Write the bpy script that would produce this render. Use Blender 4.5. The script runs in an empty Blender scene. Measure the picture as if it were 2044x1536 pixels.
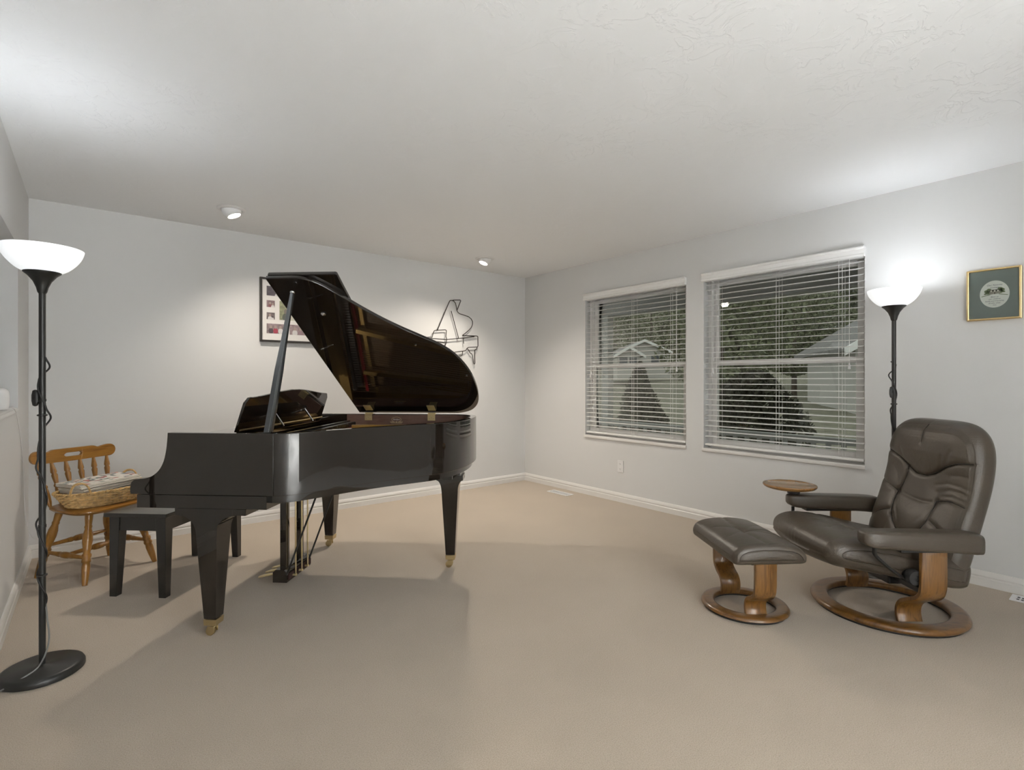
import bpy, math, random
from mathutils import Vector, Matrix
random.seed(7)
S = bpy.context.scene
COL = S.collection
PI = math.pi
sin, cos = math.sin, math.cos

# ------------------------------------------------------------------ camera
CAMP = (-4.079, -4.797, 1.21)
RT = (.7779, -.6286); FW = (.6284, .7777)          # camera right / forward on the floor plan
def W(X, D, z=0.):                                  # metres right of / ahead of the camera -> world
    return (CAMP[0] + RT[0]*X + FW[0]*D, CAMP[1] + RT[1]*X + FW[1]*D, z)
cam = bpy.data.cameras.new('camera'); camo = bpy.data.objects.new('camera', cam); COL.objects.link(camo)
cam.sensor_width = 36; cam.lens = 36*1038/2044; cam.shift_y = -10.5/2044; cam.clip_start = .02
camo.location = CAMP; camo.rotation_euler = (PI/2, 0, math.atan2(RT[1], RT[0]))
S.camera = camo
S.view_settings.view_transform = 'Standard'; S.view_settings.look = 'None'
S.view_settings.gamma = 1; S.view_settings.use_curve_mapping = False
S.view_settings.exposure = 0.76

# ------------------------------------------------------------------ materials
def nodes(name):
    m = bpy.data.materials.new(name); m.use_nodes = True
    nt = m.node_tree; b = nt.nodes['Principled BSDF']
    return m, nt, b
def N(nt, t, **kw):
    n = nt.nodes.new(t)
    for k, v in kw.items():
        if k in n.inputs: n.inputs[k].default_value = v
        else: setattr(n, k, v)
    return n
def coord(nt, scale=(1, 1, 1), rot=(0, 0, 0)):
    tc = N(nt, 'ShaderNodeTexCoord'); mp = N(nt, 'ShaderNodeMapping')
    mp.inputs['Scale'].default_value = scale; mp.inputs['Rotation'].default_value = rot
    nt.links.new(tc.outputs['Object'], mp.inputs['Vector']); return mp.outputs['Vector']
def ramp(nt, src, stops):
    r = N(nt, 'ShaderNodeValToRGB'); nt.links.new(src, r.inputs['Fac'])
    e = r.color_ramp.elements
    while len(e) < len(stops): e.new(.5)
    for i, (p, c) in enumerate(stops):
        e[i].position = p; e[i].color = (*c, 1) if len(c) == 3 else c
    return r.outputs['Color']
def bump(nt, b, src, strength, dist):
    bp = N(nt, 'ShaderNodeBump', Strength=strength, Distance=dist)
    nt.links.new(src, bp.inputs['Height'])
    nt.links.new(bp.outputs['Normal'], b.inputs['Normal']); return bp
def pm(name, col, rough=.5, metal=0., ior=1.5, coat=0., bmp=None, var=None, emit=None, trans=0.):
    m, nt, b = nodes(name)
    b.inputs['Base Color'].default_value = (*col, 1); b.inputs['Roughness'].default_value = rough
    b.inputs['Metallic'].default_value = metal; b.inputs['IOR'].default_value = ior
    b.inputs['Coat Weight'].default_value = coat; b.inputs['Coat Roughness'].default_value = .03
    if trans: b.inputs['Transmission Weight'].default_value = trans
    v = coord(nt)
    if var:
        n = N(nt, 'ShaderNodeTexNoise', Scale=var[0], Detail=4.); nt.links.new(v, n.inputs['Vector'])
        lo = tuple(c*(1-var[1]) for c in col); hi = tuple(min(1, c*(1+var[1])) for c in col)
        nt.links.new(ramp(nt, n.outputs['Fac'], [(.3, lo), (.7, hi)]), b.inputs['Base Color'])
    if bmp:
        n = N(nt, 'ShaderNodeTexNoise', Scale=bmp[0], Detail=5.); nt.links.new(v, n.inputs['Vector'])
        bump(nt, b, n.outputs['Fac'], bmp[1], bmp[2])
    if emit:
        b.inputs['Emission Color'].default_value = (*emit[0], 1); b.inputs['Emission Strength'].default_value = emit[1]
    return m
def wood(name, dark, light, scale, rough=.35, coat=.3, ring=4.):
    m, nt, b = nodes(name)
    v = coord(nt, scale)
    n = N(nt, 'ShaderNodeTexNoise', Scale=1., Detail=6., Distortion=.4); nt.links.new(v, n.inputs['Vector'])
    n2 = N(nt, 'ShaderNodeTexNoise', Scale=ring, Detail=8.); nt.links.new(v, n2.inputs['Vector'])
    mx = N(nt, 'ShaderNodeMix'); mx.inputs[0].default_value = .45
    nt.links.new(n.outputs['Fac'], mx.inputs[2]); nt.links.new(n2.outputs['Fac'], mx.inputs[3])
    nt.links.new(ramp(nt, mx.outputs[0], [(.36, dark), (.52, light), (.66, tuple(c*.8 for c in light))]), b.inputs['Base Color'])
    b.inputs['Roughness'].default_value = rough; b.inputs['Coat Weight'].default_value = coat
    b.inputs['Coat Roughness'].default_value = .15
    bump(nt, b, n2.outputs['Fac'], .06, .002)
    return m

M = {}
def mk_wall(name, col, sc, st):
    m, nt, b = nodes(name); b.inputs['Base Color'].default_value = (*col, 1); b.inputs['Roughness'].default_value = .55
    v = coord(nt)
    n = N(nt, 'ShaderNodeTexNoise', Scale=sc, Detail=3.); nt.links.new(v, n.inputs['Vector'])
    n2 = N(nt, 'ShaderNodeTexNoise', Scale=sc*6, Detail=2.); nt.links.new(v, n2.inputs['Vector'])
    ad = N(nt, 'ShaderNodeMath', operation='ADD'); nt.links.new(n.outputs['Fac'], ad.inputs[0]); nt.links.new(n2.outputs['Fac'], ad.inputs[1])
    bump(nt, b, ad.outputs[0], st, .002); return m
M['wall'] = mk_wall('painted_wall', (.69, .69, .685), 14, .12)
def mk_ceiling():
    m, nt, b = nodes('troweled_ceiling'); b.inputs['Base Color'].default_value = (.89, .90, .91, 1); b.inputs['Roughness'].default_value = .7
    v = coord(nt)
    n = N(nt, 'ShaderNodeTexNoise', Scale=7., Detail=7., Roughness=.62, Distortion=.9); nt.links.new(v, n.inputs['Vector'])
    c1 = ramp(nt, n.outputs['Fac'], [(.49, (0, 0, 0)), (.53, (1, 1, 1))])
    n2 = N(nt, 'ShaderNodeTexNoise', Scale=1.1, Detail=2.); nt.links.new(v, n2.inputs['Vector'])
    c2 = ramp(nt, n2.outputs['Fac'], [(.42, (.15, .15, .15)), (.6, (1, 1, 1))])
    mu = N(nt, 'ShaderNodeMath', operation='MULTIPLY'); nt.links.new(c1, mu.inputs[0]); nt.links.new(c2, mu.inputs[1])
    bump(nt, b, mu.outputs[0], .34, .005); return m
M['ceiling'] = mk_ceiling()
def mk_carpet():
    m, nt, b = nodes('cut_pile_carpet'); b.inputs['Roughness'].default_value = 1.; b.inputs['Specular IOR Level'].default_value = .1
    b.inputs['Sheen Weight'].default_value = .25; b.inputs['Sheen Roughness'].default_value = .5
    v = coord(nt)
    n = N(nt, 'ShaderNodeTexNoise', Scale=260., Detail=3.); nt.links.new(v, n.inputs['Vector'])
    n2 = N(nt, 'ShaderNodeTexNoise', Scale=2.2, Detail=3.); nt.links.new(v, n2.inputs['Vector'])
    c = ramp(nt, n.outputs['Fac'], [(.28, (.405, .335, .262)), (.62, (.545, .462, .366))])
    c2 = ramp(nt, n2.outputs['Fac'], [(.3, (.93, .93, .93)), (.7, (1, 1, 1))])
    mx = N(nt, 'ShaderNodeMix', data_type='RGBA', blend_type='MULTIPLY'); mx.inputs[0].default_value = 1
    nt.links.new(c, mx.inputs[6]); nt.links.new(c2, mx.inputs[7]); nt.links.new(mx.outputs[2], b.inputs['Base Color'])
    bump(nt, b, n.outputs['Fac'], .5, .004); return m
M['carpet'] = mk_carpet()
M['trim'] = pm('white_trim_paint', (.76, .745, .72), .35)
M['vinyl'] = pm('white_vinyl', (.84, .83, .81), .4)
M['blind'] = pm('white_blind_slat', (.86, .855, .84), .38)
M['plastic'] = pm('white_plastic', (.78, .78, .78), .3)
M['lacquer'] = pm('black_piano_lacquer', (.015, .011, .008), .03, ior=1.58, coat=.3)
M['satin_black'] = pm('satin_black_wood', (.020, .019, .018), .22, ior=1.55, coat=.2)
M['black_metal'] = pm('black_lamp_metal', (.018, .018, .017), .38)
M['black_plastic'] = pm('black_plastic', (.02, .02, .02), .45)
M['rubber_grey'] = pm('grey_cord', (.20, .20, .19), .4)
M['brass'] = pm('brass', (.86, .72, .40), .3, metal=.75)
M['brass_satin'] = pm('aged_brass', (.60, .48, .27), .35, metal=1.)
M['gold_plate'] = pm('gold_painted_iron', (.45, .29, .09), .32, metal=.75, bmp=(60, .05, .002))
M['steel'] = pm('polished_steel', (.62, .62, .62), .2, metal=1.)
M['string'] = pm('copper_string', (.42, .28, .16), .3, metal=1.)
M['felt_red'] = pm('red_felt', (.42, .03, .03), .95)
M['ivory'] = pm('white_piano_key', (.85, .83, .78), .2)
M['inner_rim'] = wood('mahogany_inner_rim', (.125, .066, .05), (.19, .11, .085), (3, 3, 40), .35, .4)
M['spruce'] = wood('spruce_soundboard', (.24, .13, .05), (.33, .20, .09), (2, 60, 2), .35, .3)
M['maple'] = wood('honey_maple', (.20, .085, .013), (.32, .148, .024), (30, 30, 3), .32, .35)
M['maple_x'] = wood('honey_maple_plank', (.21, .090, .013), (.33, .152, .025), (3, 30, 30), .32, .35)
M['teak_z'] = wood('walnut_bentwood', (.100, .042, .009), (.215, .100, .024), (38, 38, 3), .3, .35)
M['teak'] = wood('walnut_ring', (.085, .036, .008), (.185, .085, .020), (6, 30, 6), .3, .4)
M['wicker'] = pm('straw_wicker', (.60, .39, .16), .55, var=(40, .35))
M['paper'] = pm('newsprint', (.66, .62, .55), .8, var=(30, .06))
M['paper_white'] = pm('white_paper', (.76, .74, .70), .7)
M['gold_frame'] = pm('gold_frame', (.72, .55, .28), .25, metal=1.)
M['mat_green'] = pm('grey_green_mat', (.20, .22, .21), .5)
M['black_frame'] = pm('black_brown_frame', (.030, .024, .020), .4)
M['ink'] = pm('blue_black_ink', (.09, .08, .13), .7)
M['wire'] = pm('dark_bronze_wire', (.035, .03, .026), .45, metal=.4)
def mk_leather():
    m, nt, b = nodes('dark_brown_leather'); b.inputs['Roughness'].default_value = .31; b.inputs['IOR'].default_value = 1.52
    v = coord(nt)
    n0 = N(nt, 'ShaderNodeTexNoise', Scale=5., Detail=4.); nt.links.new(v, n0.inputs['Vector'])
    nt.links.new(ramp(nt, n0.outputs['Fac'], [(.3, (.064, .050, .036)), (.7, (.080, .063, .046))]), b.inputs['Base Color'])
    vo = N(nt, 'ShaderNodeTexVoronoi', Scale=420.); nt.links.new(v, vo.inputs['Vector'])
    n = N(nt, 'ShaderNodeTexNoise', Scale=22., Detail=5., Distortion=1.2); nt.links.new(v, n.inputs['Vector'])
    ad = N(nt, 'ShaderNodeMath', operation='MULTIPLY_ADD'); nt.links.new(n.outputs['Fac'], ad.inputs[0]); ad.inputs[1].default_value = 4.; nt.links.new(vo.outputs['Distance'], ad.inputs[2])
    bump(nt, b, ad.outputs[0], .16, .003); return m
M['leather'] = mk_leather()
def mk_glass():
    m = bpy.data.materials.new('window_glass'); m.use_nodes = True; nt = m.node_tree; nt.nodes.clear()
    o = N(nt, 'ShaderNodeOutputMaterial'); t = N(nt, 'ShaderNodeBsdfTransparent'); t.inputs[0].default_value = (.94, .96, .95, 1)
    g = N(nt, 'ShaderNodeBsdfGlossy'); g.inputs['Roughness'].default_value = 0.
    f = N(nt, 'ShaderNodeFresnel', IOR=1.5); mx = N(nt, 'ShaderNodeMixShader')
    nt.links.new(f.outputs[0], mx.inputs[0]); nt.links.new(t.outputs[0], mx.inputs[1]); nt.links.new(g.outputs[0], mx.inputs[2])
    nt.links.new(mx.outputs[0], o.inputs[0]); return m
M['glass'] = mk_glass()
M['picture_glass'] = M['glass'].copy(); M['picture_glass'].name = 'picture_glass'; M['picture_glass'].node_tree.nodes['Fresnel'].inputs['IOR'].default_value = 1.22
M['shade'] = pm('white_lamp_glass', (.85, .86, .88), .4, emit=((.95, .98, 1.), .42))
M['lens'] = pm('lit_bulb_lens', (.9, .88, .8), .4, emit=((1., .93, .80), 7.))

# ------------------------------------------------------------------ mesh builder
class MB:
    def __init__(s): s.v = []; s.f = []; s.mi = []; s.cur = 0
    def add(s, vs, fs):
        o = len(s.v); s.v += [tuple(p) for p in vs]
        s.f += [tuple(i+o for i in f) for f in fs]; s.mi += [s.cur]*len(fs); return s
    def box(s, x0, x1, y0, y1, z0, z1, fn=None):
        p = [(x, y, z) for z in (z0, z1) for y in (y0, y1) for x in (x0, x1)]
        if fn: p = [fn(q) for q in p]
        return s.add(p, [(0, 2, 3, 1), (4, 5, 7, 6), (0, 1, 5, 4), (2, 6, 7, 3), (0, 4, 6, 2), (1, 3, 7, 5)])
    def frustum(s, a, za, b, zb):                     # rectangles (x0,x1,y0,y1) at two heights
        p = [(x, y, za) for y in a[2:] for x in a[:2]] + [(x, y, zb) for y in b[2:] for x in b[:2]]
        return s.add(p, [(0, 2, 3, 1), (4, 5, 7, 6), (0, 1, 5, 4), (2, 6, 7, 3), (0, 4, 6, 2), (1, 3, 7, 5)])
    def prism(s, poly, w0, w1, fn=lambda u, v, w: (u, v, w)):
        n = len(poly); vs = [fn(u, v, w0) for u, v in poly] + [fn(u, v, w1) for u, v in poly]
        fs = [tuple(range(n))[::-1], tuple(range(n, 2*n))] + [(i, (i+1) % n, n+(i+1) % n, n+i) for i in range(n)]
        return s.add(vs, fs)
    def ring(s, outer, inner, w0, w1, fn=lambda u, v, w: (u, v, w), closed=True):
        n = len(outer); vs = []
        for w in (w0, w1):
            vs += [fn(u, v, w) for u, v in outer]; vs += [fn(u, v, w) for u, v in inner]
        fs = []
        for i in range(n if closed else n-1):
            j = (i+1) % n
            fs += [(i, j, 2*n+j, 2*n+i), (n+j, n+i, 3*n+i, 3*n+j), (2*n+i, 2*n+j, 3*n+j, 3*n+i), (j, i, n+i, n+j)]
        if not closed: fs += [(0, 2*n, 3*n, n), (n-1, 2*n-1, 4*n-1, 3*n-1)]
        return s.add(vs, fs)
    def grid(s, rows, closed_u=False, closed_v=False, cap=False):  # rows of points
        nv, nu = len(rows), len(rows[0]); vs = [p for r in rows for p in r]; fs = []
        for j in range(nv if closed_v else nv-1):
            for i in range(nu if closed_u else nu-1):
                a, b = j*nu+i, j*nu+(i+1) % nu; c, d = ((j+1) % nv)*nu+(i+1) % nu, ((j+1) % nv)*nu+i
                fs.append((a, b, c, d))
        if cap: fs += [tuple(range(nu))[::-1], tuple((nv-1)*nu+i for i in range(nu))]
        return s.add(vs, fs)
    def tube(s, path, r, seg=10, ell=1., up=None):
        P = [Vector(p) for p in path]; n = len(P); rows = []; prev = None
        for i in range(n):
            t = (P[min(i+1, n-1)] - P[max(i-1, 0)]).normalized()
            if prev is None:
                ref = Vector(up) if up else (Vector((0, 0, 1)) if abs(t.z) < .9 else Vector((1, 0, 0)))
                a = (ref - t*ref.dot(t)).normalized()
            else: a = (prev - t*prev.dot(t)).normalized()
            prev = a; b = t.cross(a); q = r[i] if isinstance(r, (list, tuple)) else r
            rows.append([tuple(P[i] + a*(q*cos(2*PI*k/seg)) + b*(q*ell*sin(2*PI*k/seg))) for k in range(seg)])
        return s.grid(rows, closed_u=True, cap=True)
    def lathe(s, prof, seg=32, o=(0, 0, 0), ax=(0, 0, 1), cap=True):
        z = Vector(ax).normalized(); x = (Vector((1, 0, 0)) if abs(z.x) < .9 else Vector((0, 1, 0)))
        x = (x - z*x.dot(z)).normalized(); y = z.cross(x); O = Vector(o)
        rows = [[tuple(O + z*h + x*(r*cos(2*PI*k/seg)) + y*(r*sin(2*PI*k/seg))) for k in range(seg)] for r, h in prof]
        return s.grid(rows, closed_u=True, cap=cap)
    def sweep(s, path, sec, frames):                  # sec: list of 2-D points, frames: per path point (a,b) axes
        rows = []
        for P, (a, b) in zip(path, frames):
            P, a, b = Vector(P), Vector(a), Vector(b)
            rows.append([tuple(P + a*u + b*v) for u, v in sec])
        return s.grid(rows, closed_u=True, cap=True)
    def build(s, name, mat, parent=None, smooth=30, bevel=0., loc=None, recalc=True):
        me = bpy.data.meshes.new(name); me.from_pydata(s.v, [], s.f)
        mats = mat if isinstance(mat, (list, tuple)) else [mat]
        for m in mats: me.materials.append(m)
        if len(mats) > 1: me.polygons.foreach_set('material_index', s.mi)
        if recalc:
            import bmesh
            bm = bmesh.new(); bm.from_mesh(me); bmesh.ops.recalc_face_normals(bm, faces=bm.faces[:]); bm.to_mesh(me); bm.free()
        if smooth:
            me.polygons.foreach_set('use_smooth', [True]*len(me.polygons)); me.set_sharp_from_angle(angle=math.radians(smooth))
        me.update()
        o = bpy.data.objects.new(name, me); COL.objects.link(o)
        if parent: o.parent = parent
        if loc: o.location = loc
        if bevel:
            md = o.modifiers.new('edge', 'BEVEL'); md.width = bevel; md.segments = 2; md.limit_method = 'ANGLE'; md.angle_limit = math.radians(40)
        return o
def tag(o, label, cat, group=None, kind=None):
    o['label'] = label; o['category'] = cat
    if group: o['group'] = group
    if kind: o['kind'] = kind
    return o
def thing(name, label, cat, loc, rz=0., group=None, kind=None):
    o = bpy.data.objects.new(name, None); COL.objects.link(o); o.empty_display_size = .1
    o.location = loc; o.rotation_euler = (0, 0, rz); return tag(o, label, cat, group, kind)
def struct(o): o['kind'] = 'structure'; return o
def circ(r, n=48, cx=0, cy=0, ry=None): return [(cx+r*cos(2*PI*i/n), cy+(ry or r)*sin(2*PI*i/n)) for i in range(n)]
def rrect(x0, x1, y0, y1, r, n=6):
    p = []
    for cx, cy, a in ((x1-r, y1-r, 0), (x0+r, y1-r, 90), (x0+r, y0+r, 180), (x1-r, y0+r, 270)):
        p += [(cx+r*cos(math.radians(a+90*k/n)), cy+r*sin(math.radians(a+90*k/n))) for k in range(n+1)]
    return p
def catmull(P, k=6, closed=False):
    out = []; n = len(P)
    for i in range(n if closed else n-1):
        g = (lambda j: P[j % n]) if closed else (lambda j: P[max(0, min(n-1, j))])
        a, b, c, d = g(i-1), g(i), g(i+1), g(i+2)
        for t in range(k):
            t /= k
            out.append(tuple(.5*(2*b[q]+(c[q]-a[q])*t+(2*a[q]-5*b[q]+4*c[q]-d[q])*t*t+(3*b[q]-a[q]-3*c[q]+d[q])*t**3) for q in range(len(b))))
    if not closed: out.append(tuple(P[-1]))
    return out
def offset(poly, d, closed=True):                     # inward for a counter-clockwise outline
    n = len(poly); out = []
    for i in range(n):
        a = poly[i-1] if (closed or i > 0) else poly[i]; b = poly[(i+1) % n] if (closed or i < n-1) else poly[i]
        tx, ty = b[0]-a[0], b[1]-a[1]; l = math.hypot(tx, ty) or 1
        out.append((poly[i][0]-ty/l*d, poly[i][1]+tx/l*d))
    return out
def text(body, size, mat, loc, rot, parent, name='lettering', extrude=.0003):
    c = bpy.data.curves.new(name, 'FONT'); c.shear = .25; c.body = body; c.size = size; c.extrude = extrude; c.align_x = 'CENTER'; c.align_y = 'CENTER'
    tmp = bpy.data.objects.new(name, c); COL.objects.link(tmp); bpy.context.view_layer.update()
    me = bpy.data.meshes.new_from_object(tmp.evaluated_get(bpy.context.evaluated_depsgraph_get())); bpy.data.objects.remove(tmp)
    me.materials.clear(); me.materials.append(mat)
    o = bpy.data.objects.new(name, me); COL.objects.link(o); o.location = loc; o.rotation_euler = rot; o.parent = parent
    return o

# ------------------------------------------------------------------ room shell
H = 2.44; XL = -4.412; YR = -12.0
struct(MB().box(XL-.6, .16, YR-.12, .12, -.12, 0).build('floor', M['carpet'], smooth=0))
struct(MB().box(XL-.6, .16, YR-.12, .12, H, H+.12).build('ceiling', M['ceiling'], smooth=0))
struct(MB().box(XL-.12, .16, 0, .12, 0, H).build('wall_back', M['wall'], smooth=0))
struct(MB().box(XL-.12, .16, YR-.12, YR, 0, H).build('wall_rear', M['wall'], smooth=0))
struct(MB().box(-2.1, 0, -6.22, -6.1, 0, H).build('wall_baffle', M['wall'], smooth=0))  # unseen wall added to hold rear light off the window side
WIN = [(-2.193, -.988), (-3.557, -2.362)]; ZB, ZT = .60, 2.09
w = MB()
w.box(0, .16, YR, 0, 0, ZB); w.box(0, .16, YR, 0, ZT, H)
w.box(0, .16, WIN[0][1], 0, ZB, ZT); w.box(0, .16, WIN[1][1], WIN[0][0], ZB, ZT); w.box(0, .16, YR, WIN[1][0], ZB, ZT)
struct(w.build('wall_right', M['wall'], smooth=0))
# left wall with a pass-through whose ledge and jamb are rounded
w = MB(); OY0, OY1, OZ0, OZ1 = -2.9, -.655, 1.043, 1.985
T = .16; r = .02
w.box(XL-T, XL, OY1, .0, 0, H); w.box(XL-T, XL, YR, OY0, 0, H); w.box(XL-T, XL, OY0, OY1, 0, OZ0); w.box(XL-T, XL, OY0, OY1, OZ1, H)
struct(w.build('wall_left', M['wall'], smooth=0, bevel=0))
struct(MB().box(XL-.62, XL-.5, OY0-.4, OY1+.3, 0, H).build('wall_hall', M['wall'], smooth=0))
struct(MB().box(XL-.6, XL-T, OY0-.4, OY0-.3, 0, H).build('wall_hall_end', M['wall'], smooth=0))
struct(MB().box(XL-.6, XL-T, OY1+.1, OY1+.2, 0, H).build('wall_hall_front', M['wall'], smooth=0))
# rounded drywall ledge that caps the half wall
sec = [(0, 0)]+[(XL+.004-.03+.03*cos(a), OZ0+.012-.03+.03*sin(a)) for a in [PI/2*k/6 for k in range(7)]]
sec = [(XL-T-.004, OZ0-.02), (XL+.004, OZ0-.02)]+sec[1:]+[(XL-T+.02, OZ0+.012), (XL-T-.004, OZ0-.01)]
struct(MB().prism(sec, OY0+.001, OY1-.001, lambda u, v, w: (u, w, v)).build('trim_1', M['wall']))
# baseboards: stepped profile
def baseprof(h=.088): return [(0, 0), (.017, 0), (.017, .045), (.013, .050), (.0125, .056), (.016, .060), (.0155, .070), (.009, .083), (.006, h), (0, h)]
struct(MB().prism(baseprof(), XL, 0, lambda u, v, w: (w, -u, v)).build('baseboard_back', M['trim']))
struct(MB().prism(baseprof(), YR, -.001, lambda u, v, w: (-u, w, v)).build('baseboard_right', M['trim']))
struct(MB().prism(baseprof(), YR, -.001, lambda u, v, w: (XL+u, w, v)).build('baseboard_left', M['trim']))

# ------------------------------------------------------------------ windows and blinds
def window(n, y0, y1):
    f = MB(); x0, x1 = .075, .15
    def fr(mb, a, b, z0, z1, wd, xa, xb, wt=None, wb=None):
        wt = wt or wd; wb = wb or wd
        mb.box(xa, xb, a, a+wd, z0, z1); mb.box(xa, xb, b-wd, b, z0, z1)
        mb.box(xa, xb, a+wd, b-wd, z0, z0+wb); mb.box(xa, xb, a+wd, b-wd, z1-wt, z1)
    fr(f, y0, y1, ZB+.02, ZT, .035, x0, x1)
    o = struct(f.build('window_%d' % n, M['vinyl'], smooth=0, bevel=.002))
    zm = 1.352
    s1 = MB(); fr(s1, y0+.035, y1-.035, zm-.022, ZT-.035, .042, .112, .142, wb=.035); s1.build('upper_sash', M['vinyl'], o, 0, bevel=.002)
    s2 = MB(); fr(s2, y0+.035, y1-.035, ZB+.055, zm+.022, .042, .080, .110, wt=.044, wb=.05); s2.build('lower_sash', M['vinyl'], o, 0, bevel=.002)
    MB().box(.125, .129, y0+.077, y1-.077, zm+.013, ZT-.077).build('pane', M['glass'], o, 0)
    MB().box(.093, .097, y0+.077, y1-.077, ZB+.105, zm-.022).build('pane', M['glass'], o, 0)
    sl = MB().prism([(.155, ZB), (-.012, ZB), (-.018, ZB+.006), (-.018, ZB+.022), (-.012, ZB+.028), (.155, ZB+.028)], y0-.006, y1+.006, lambda u, v, w: (u, w, v))
    sl.build('window_sill', M['trim'], o)
window(1, *WIN[0]); window(2, *WIN[1])
def blind(y0, y1, label):
    t = thing('window_blind', label, 'blind', (0, (y0+y1)/2, 0), 0, 'white horizontal blinds in the two windows'); L = (y1-y0)/2-.008
    v = MB().prism([(-.030, 2.046), (-.034, 2.052), (-.034, 2.060), (-.028, 2.066), (-.028, 2.094), (-.034, 2.100), (-.036, 2.108), (-.030, 2.116), (-.022, 2.116), (-.022, 2.046)], -L-.012, L+.012, lambda u, v, w: (u, w, v))
    v.box(-.022, .004, -L-.012, -L-.004, 2.048, 2.112); v.box(-.022, .004, L+.004, L+.012, 2.048, 2.112)
    v.build('valance', M['blind'], t)
    MB().box(.004, .056, -L, L, 2.045, 2.086).build('headrail', M['blind'], t, 0)
    s = MB(); z = 2.020; k = 0
    while z > .70:
        xs = [(-.025+.05*i/4) for i in range(5)]
        top = [(.032+x, z+.0028*(1-(x/.025)**2)+.0012*x/.025) for x in xs]; bot = [(a, b-.0026) for a, b in top[::-1]]
        s.prism(top+bot, -L, L, lambda u, v, w: (u, w, v)); z -= .0445
    s.build('slats', M['blind'], t)
    MB().box(.007, .057, -L, L, .650, .668).build('bottom_rail', M['blind'], t, 0, bevel=.004)
    c = MB()
    for yy in (-L*.78, -.03, L*.78):
        for xx in (.0055, .0585): c.box(xx-.0009, xx+.0009, yy-.0009, yy+.0009, .66, 2.05)
        c.box(.004-.0012, .004+.0008, yy+.020, yy+.022, .66, 2.05)
    c.build('ladder_cord', M['blind'], t, 0)
    for yy, ln in ((-L*.86, .72), (L*.86, .74), (L*.86+.012, .77)):
        p = MB(); p.tube([(-.004, yy, 2.045), (-.006, yy, 2.045-ln)], .0016, 6)
        po = p.build('pull_cord', M['blind'], t)
        MB().lathe([(.003, 0), (.005, -.008), (.0075, -.030), (.0085, -.034), (.0085, -.040), (.002, -.042)], 12, (-.006, yy, 2.045-ln)).build('tassel', M['plastic'], po)
blind(*WIN[0], 'white horizontal slat blind on the window nearest the room corner')
blind(*WIN[1], 'white horizontal slat blind on the window beside the black floor lamp')

# ------------------------------------------------------------------ outlets, floor registers, device on the ledge
def outlet(loc, label):
    t = thing('wall_outlet', label, 'outlet', loc)
    MB().prism(rrect(-.036, .036, -.058, .058, .004), -.006, 0, lambda u, v, w: (w, u, v)).build('cover_plate', M['plastic'], t, bevel=.0015)
    for z in (-.026, .026):
        MB().prism(rrect(-.016, .016, z-.014, z+.014, .008), -.0085, -.005, lambda u, v, w: (w, u, v)).build('socket', M['plastic'], t)
        s = MB()
        for y in (-.006, .006): s.box(-.009, -.008, y-.001, y+.001, z-.003, z+.006)
        s.box(-.009, -.008, -.002, .002, z-.010, z-.006); s.build('slot', M['black_plastic'], t, 0)
outlet((0, -1.464, .352), 'white wall outlet under the corner window')
def register(cx, cy, label):
    t = thing('floor_vent', label, 'floor vent', (cx, cy, 0), 0, 'white metal floor registers')
    f = MB(); a, b, ln, wd = .055, .15, .128, .034
    f.ring([(-a, -b), (a, -b), (a, b), (-a, b)], [(-wd, -ln), (wd, -ln), (wd, ln), (-wd, ln)], 0, .006)
    f.build('rim', M['plastic'], t, 0, bevel=.002)
    MB().box(-wd, wd, -ln, ln, .0005, .0015).build('duct_opening', M['black_plastic'], t, 0)
    g = MB()
    for k in range(15):
        y = -ln+ln*2*k/14; g.box(-wd, wd, y-.003, y+.003, .0015, .005)
    g.box(-.003, .003, -ln, ln, .0015, .0045); g.build('grille', M['plastic'], t, 0)
register(-.19, -.80, 'white floor register in the carpet near the far room corner')
register(-.10, -4.44, 'white floor register in the carpet behind the recliner')
t = thing('wifi_router', 'white rounded plastic device sitting on the half wall ledge', 'router', (XL-.052, -1.10, OZ0+.012))
MB().lathe(catmull([(.001, 0), (.040, 0), (.051, .005), (.056, .025), (.057, .055), (.056, .085), (.050, .102), (.036, .112), (.015, .1155), (.001, .116)], 4), 40).build('housing', M['plastic'], t, 60)
MB().lathe([(.04, -.0), (.048, -.0), (.048, .003), (.04, .003)], 32).build('foot', pm('grey_foot', (.3, .3, .3), .6), t)
c = MB()
c.tube(catmull([(XL-.03, -1.07, OZ0+.016), (XL-.01, -.98, OZ0+.017), (XL+.006, -.90, OZ0+.005), (XL+.008, -.80, OZ0-.04), (XL+.006, -.62, .90), (XL+.005, -.48, .76), (XL+.006, -.40, .62), (XL+.006, -.36, .48), (XL+.007, -.30, .34), (XL+.02, -.16, .20), (XL+.05, -.03, .13), (XL+.22, -.028, .105), (XL+.50, -.022, .10)], 8), .0022, 6)
tag(c.build('power_cord', M['plastic']), 'thin white cord trailing from the ledge device down the corner', 'cord')

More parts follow.
